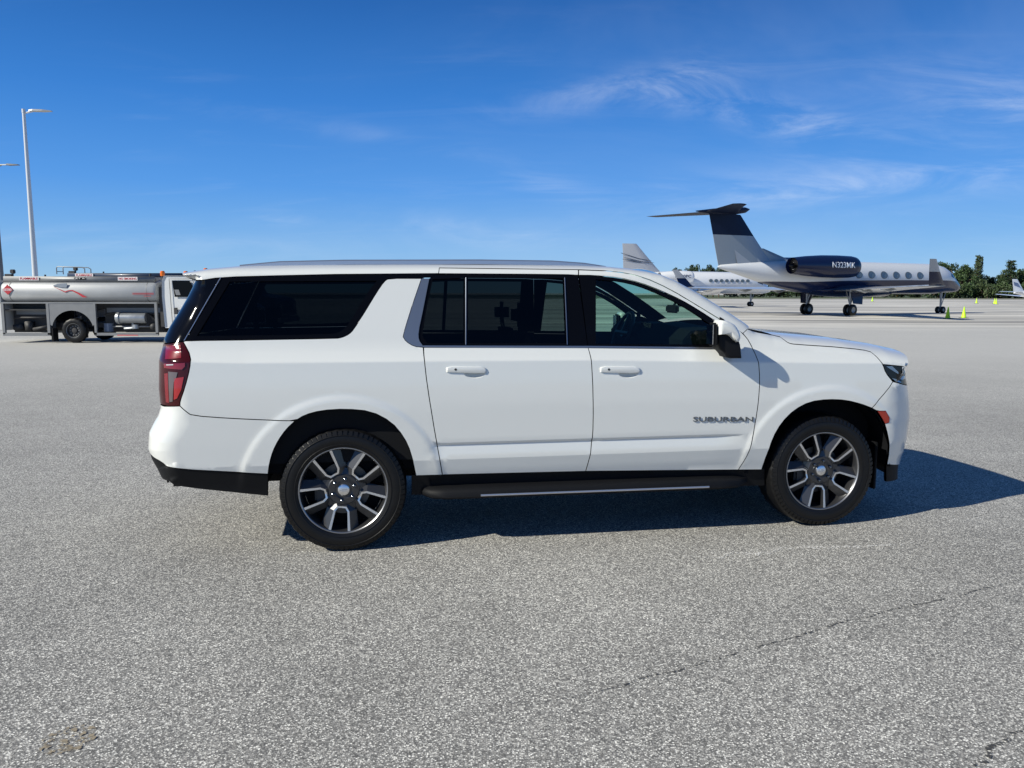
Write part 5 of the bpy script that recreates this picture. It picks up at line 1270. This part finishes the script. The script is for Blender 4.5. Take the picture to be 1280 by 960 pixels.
FALC=dict(
 fus=[(0,.03,1.75),(.15,.18,1.80),(.6,.45,1.95),(1.2,.70,2.12),(1.9,.95,2.35),(2.7,1.12,2.55),(3.6,1.20,2.62),(8,1.22,2.64),(12,1.22,2.66),(14,1.05,2.78),(16,.70,2.98),(18,.34,3.16),(19,.10,3.22)],
 cockpit=[((1.55,2.62),(2.3,3.0),(2.5,2.66),(1.65,2.44))],
 wing=[(7.2,4.6,.9,1.45,.3),(9.2,2.9,4.2,1.65,.18),(11.4,1.3,9.3,1.98,.08)],
 fin=[(3.3,13.6,4.9,.20),(4.2,14.6,4.0,.18),(5.5,15.9,2.75,.14),(6.75,17.1,1.65,.09)],
 fin_lines=[[(15.3,4.95,.16),(16.8,5.15,.13),(18.9,5.75,.07)],[(15.0,4.75,.17),(16.6,4.85,.15),(18.6,5.30,.08)],[(16.0,4.6,.16),(17.5,4.9,.13),(18.7,5.1,.08)]],
 stab=[(16.0,1.9,.1,4.05,.09),(17.3,.95,3.9,3.85,.05)],
 eng=dict(a0=11.3,a1=15.2,y=1.75,z=3.2,r=.66),
 gear=[(2.6,0,.27,False),(10.4,1.9,.38,False),(10.4,-1.9,.38,False)],
 fairing=[(6.2,.15,1.6,1.7),(7.5,.9,1.28,2.2),(10,1.1,1.25,2.3),(12,.8,1.38,2.2),(13.2,.15,1.8,1.9)])
M['fin_white']=mat('fin_white',(.50,.50,.51),.35,coat=.4)
j2=jet('business_jet',(34.29,102.71,0),.303,1.1557,'white business jet with thin stripes on its grey-white fin, behind the dark jet','jetwhite','fin_white','jetwhite','fin_white','jetwhite',FALC,reg=('N100PC',12.7,1.9,.32,'jetline'),nwin=8,winx=(8.6,3.9),winz=2.85,ttail=False,ws=.62,gear_door='jetwhite')
# ------------------------------------------------------------------ small propeller plane on the far right
def prop_plane(loc,psi,sc):
    o=empty('propeller_plane',loc,psi);o.scale=(sc,)*3;tag(o,'small white propeller plane with blue-striped fin at the right edge of the apron','plane')
    X=lambda a:-a
    mb=MB();st=[(0,.08,1.5),(.4,.28,1.5),(1.4,.48,1.52),(2.4,.62,1.62),(3.6,.72,1.72),(5.5,.72,1.72),(7,.55,1.72),(9,.30,1.78),(10.6,.10,1.85)]
    mb.rings([[(X(a),r*math.cos(t),z+r*math.sin(t)) for t in np.linspace(0,2*PI,21)[:-1]] for a,r,z in st]);fus=mb.build('fuselage',['jetwhite'],o)
    for s in (-1,1):
        for k in range(4):
            mb=MB();a=3.3+.85*k;mb.puffy([(X(a),1.80),(X(a+.5),1.80),(X(a+.5),2.12),(X(a),2.12)],s*.60,s*(.70),.02);mb.build('cabin_window',['jetglass'],fus)
        def foil(le,c,y,z,th): return [(X(le+c*p),y,z+th*q) for p,q in [(0,0),(.1,.6),(.4,1),(1,0),(.4,-.5),(.1,-.3)]]
        mb=MB();mb.rings([foil(*q) for q in [(3.6,2.1,s*.4,1.15,.16),(4.0,1.5,s*3,1.3,.12),(4.5,.9,s*7.2,1.62,.05)]]);w=mb.build('wing',['jetwhite'],o)
        mb=MB();mb.tube([(X(2.0),s*2.3,1.45),(X(2.3),s*2.3,1.45),(X(3.2),s*2.3,1.42),(X(5.2),s*2.3,1.35),(X(6.0),s*2.3,1.3)],[.12,.32,.38,.25,.04],12);n_=mb.build('engine_nacelle',['jetwhite'],w)
        mb=MB()
        for k in range(3):
            a=2*PI*k/3+.4;mb.add([(X(1.9),s*2.3+.06*math.cos(a+1.57),1.45+.06*math.sin(a+1.57)),(X(1.93),s*2.3+1.1*math.cos(a+.05),1.45+1.1*math.sin(a+.05)),(X(1.90),s*2.3+1.1*math.cos(a-.05),1.45+1.1*math.sin(a-.05)),(X(1.87),s*2.3-.06*math.cos(a+1.57),1.45-.06*math.sin(a+1.57))],[(0,1,2,3)],0,False)
        mb.tube([(X(1.75),s*2.3,1.45),(X(2.05),s*2.3,1.45)],[.02,.13],10);mb.build('propeller',['darkmetal'],n_,fix=False)
        mb=MB();mb.rings([foil(*q) for q in [(9.2,1.3,s*.1,1.95,.08),(9.6,.8,s*2.7,2.05,.04)]]);mb.build('tailplane',['jetwhite'],o)
    mb=MB();mb.rings([[(X(le+c*p),th*q,z) for p,q in [(0,0),(.3,1),(1,0),(.3,-1)]] for z,le,c,th in [(1.8,8.0,2.7,.1),(2.3,8.7,2.1,.09),(3.9,10.1,1.1,.05)]]);fin=mb.build('fin',['jetwhite'],o)
    mb=MB();
    for s in (-1,1): mb.add([(X(9.35),s*.10,2.55),(X(10.7),s*.03,2.95),(X(10.9),s*.03,3.5),(X(10.0),s*.07,3.3)],[(0,1,2,3)],0,False)
    mb.build('fin_stripe',['finblue'],fin,fix=False)
    for a,y in ((.9,0),(4.7,1.9),(4.7,-1.9)):
        mb=MB();mb.tube([(X(a),y,1.3),(X(a+.1),y,.22)],[.06,.045],8);g_=mb.build('landing_gear',['geargrey'],o)
        mb=MB();mb.revolve([(-.09,.12),(-.09,.2),(-.05,.24),(.05,.24),(.09,.2),(.09,.12)],20,c=(X(a+.1),y+.1,.24));mb.build('wheel',['rubber'],g_,fix=False)
    return o
M['finblue']=mat('fin_blue',(.12,.17,.30),.3)
Yp=118.;xt=at_px(1262,Yp);psi=.35;Lf=10.4
prop_plane((xt+Lf*math.cos(psi),Yp+Lf*math.sin(psi)-1,0),psi,1.0)
# ------------------------------------------------------------------ cones
M['lime']=mat('cone_lime',(.50,.78,.02),.5);M['coneb']=mat('cone_base_black',(.02,.02,.02),.7);M['coneband']=mat('cone_band',(.6,.66,.35),.4)
def cone(u,v,H,label,grp):
    x,y=px_world(u,v);o=empty('traffic_cone',(x,y,0));tag(o,label,'traffic cone',grp)
    mb=MB();mb.revolve([(.03,.155*H/.72),(.05,.145*H/.72),(H*.93,.035),(H,.03),(H,0)],24,axis='z');mb.build('cone_body',['lime'],o)
    mb=MB();b=.20*H/.72;mb.puffy([(-b,-b),(b,-b),(b,b),(-b,b)],0,.035,.01,axis='z');mb.build('base',['coneb'],o)
    return o
cone(1184.5,398.3,.80,'lime green cone left of the pair in front of the dark jet nose','lime cones near the dark jet nose')
cone(1204.5,397.6,.80,'lime green cone right of the pair in front of the dark jet nose','lime cones near the dark jet nose')
cone(1220.5,379.3,.95,'lone lime cone further back, between the near pair and the propeller plane','lime cones beyond')
cone(1243,379.8,.95,'left cone of two lime cones standing together beside the propeller plane wing','lime cones beyond')
cone(1245,380.3,.95,'right cone of two lime cones standing together beside the propeller plane wing','lime cones beyond')
cone(1090.3,376.8,.95,'lime cone seen below the dark jet fuselage behind its main wheels','lime cones beyond')
# airfield sign and lighted cross
M['signyellow']=mat('sign_yellow',(.80,.42,.01),.5)
x,y=px_world(1124,371.5);o=empty('airfield_sign',(x,y,0),-.2);tag(o,'small yellow and dark box sign on the grass seen beneath the dark jet','sign')
mb=MB();mb.puffy([(-1.1,.35),(1.1,.35),(1.1,1.35),(-1.1,1.35)],-.12,.12,.03);b_=mb.build('sign_box',['signyellow'],o);mb=MB();mb.box(.1,1.0,-.13,-.121,.45,1.25);mb.build('dark_panel',['coneb'],b_)
mb=MB();mb.tube([(-.8,0,0),(-.8,0,.36)],.05,6);mb.tube([(.8,0,0),(.8,0,.36)],.05,6);mb.build('legs',['coneb'],o)
x,y=px_world(1241,373.0);o=empty('runway_marker_cross',(x,y,0));tag(o,'small yellow cross-shaped marker on a stand left of the propeller plane fin','marker')
mb=MB();c_=Vector((0,0,3.0));
for sg in (-1,1): mb.tube([(-sg*1.15,0,1.85),(sg*1.15,0,4.15)],.13,6)
mb.build('cross',['signyellow'],o);mb=MB();mb.tube([(0,.05,0),(0,.05,3)],.08,6);mb.build('stand',['coneb'],o)
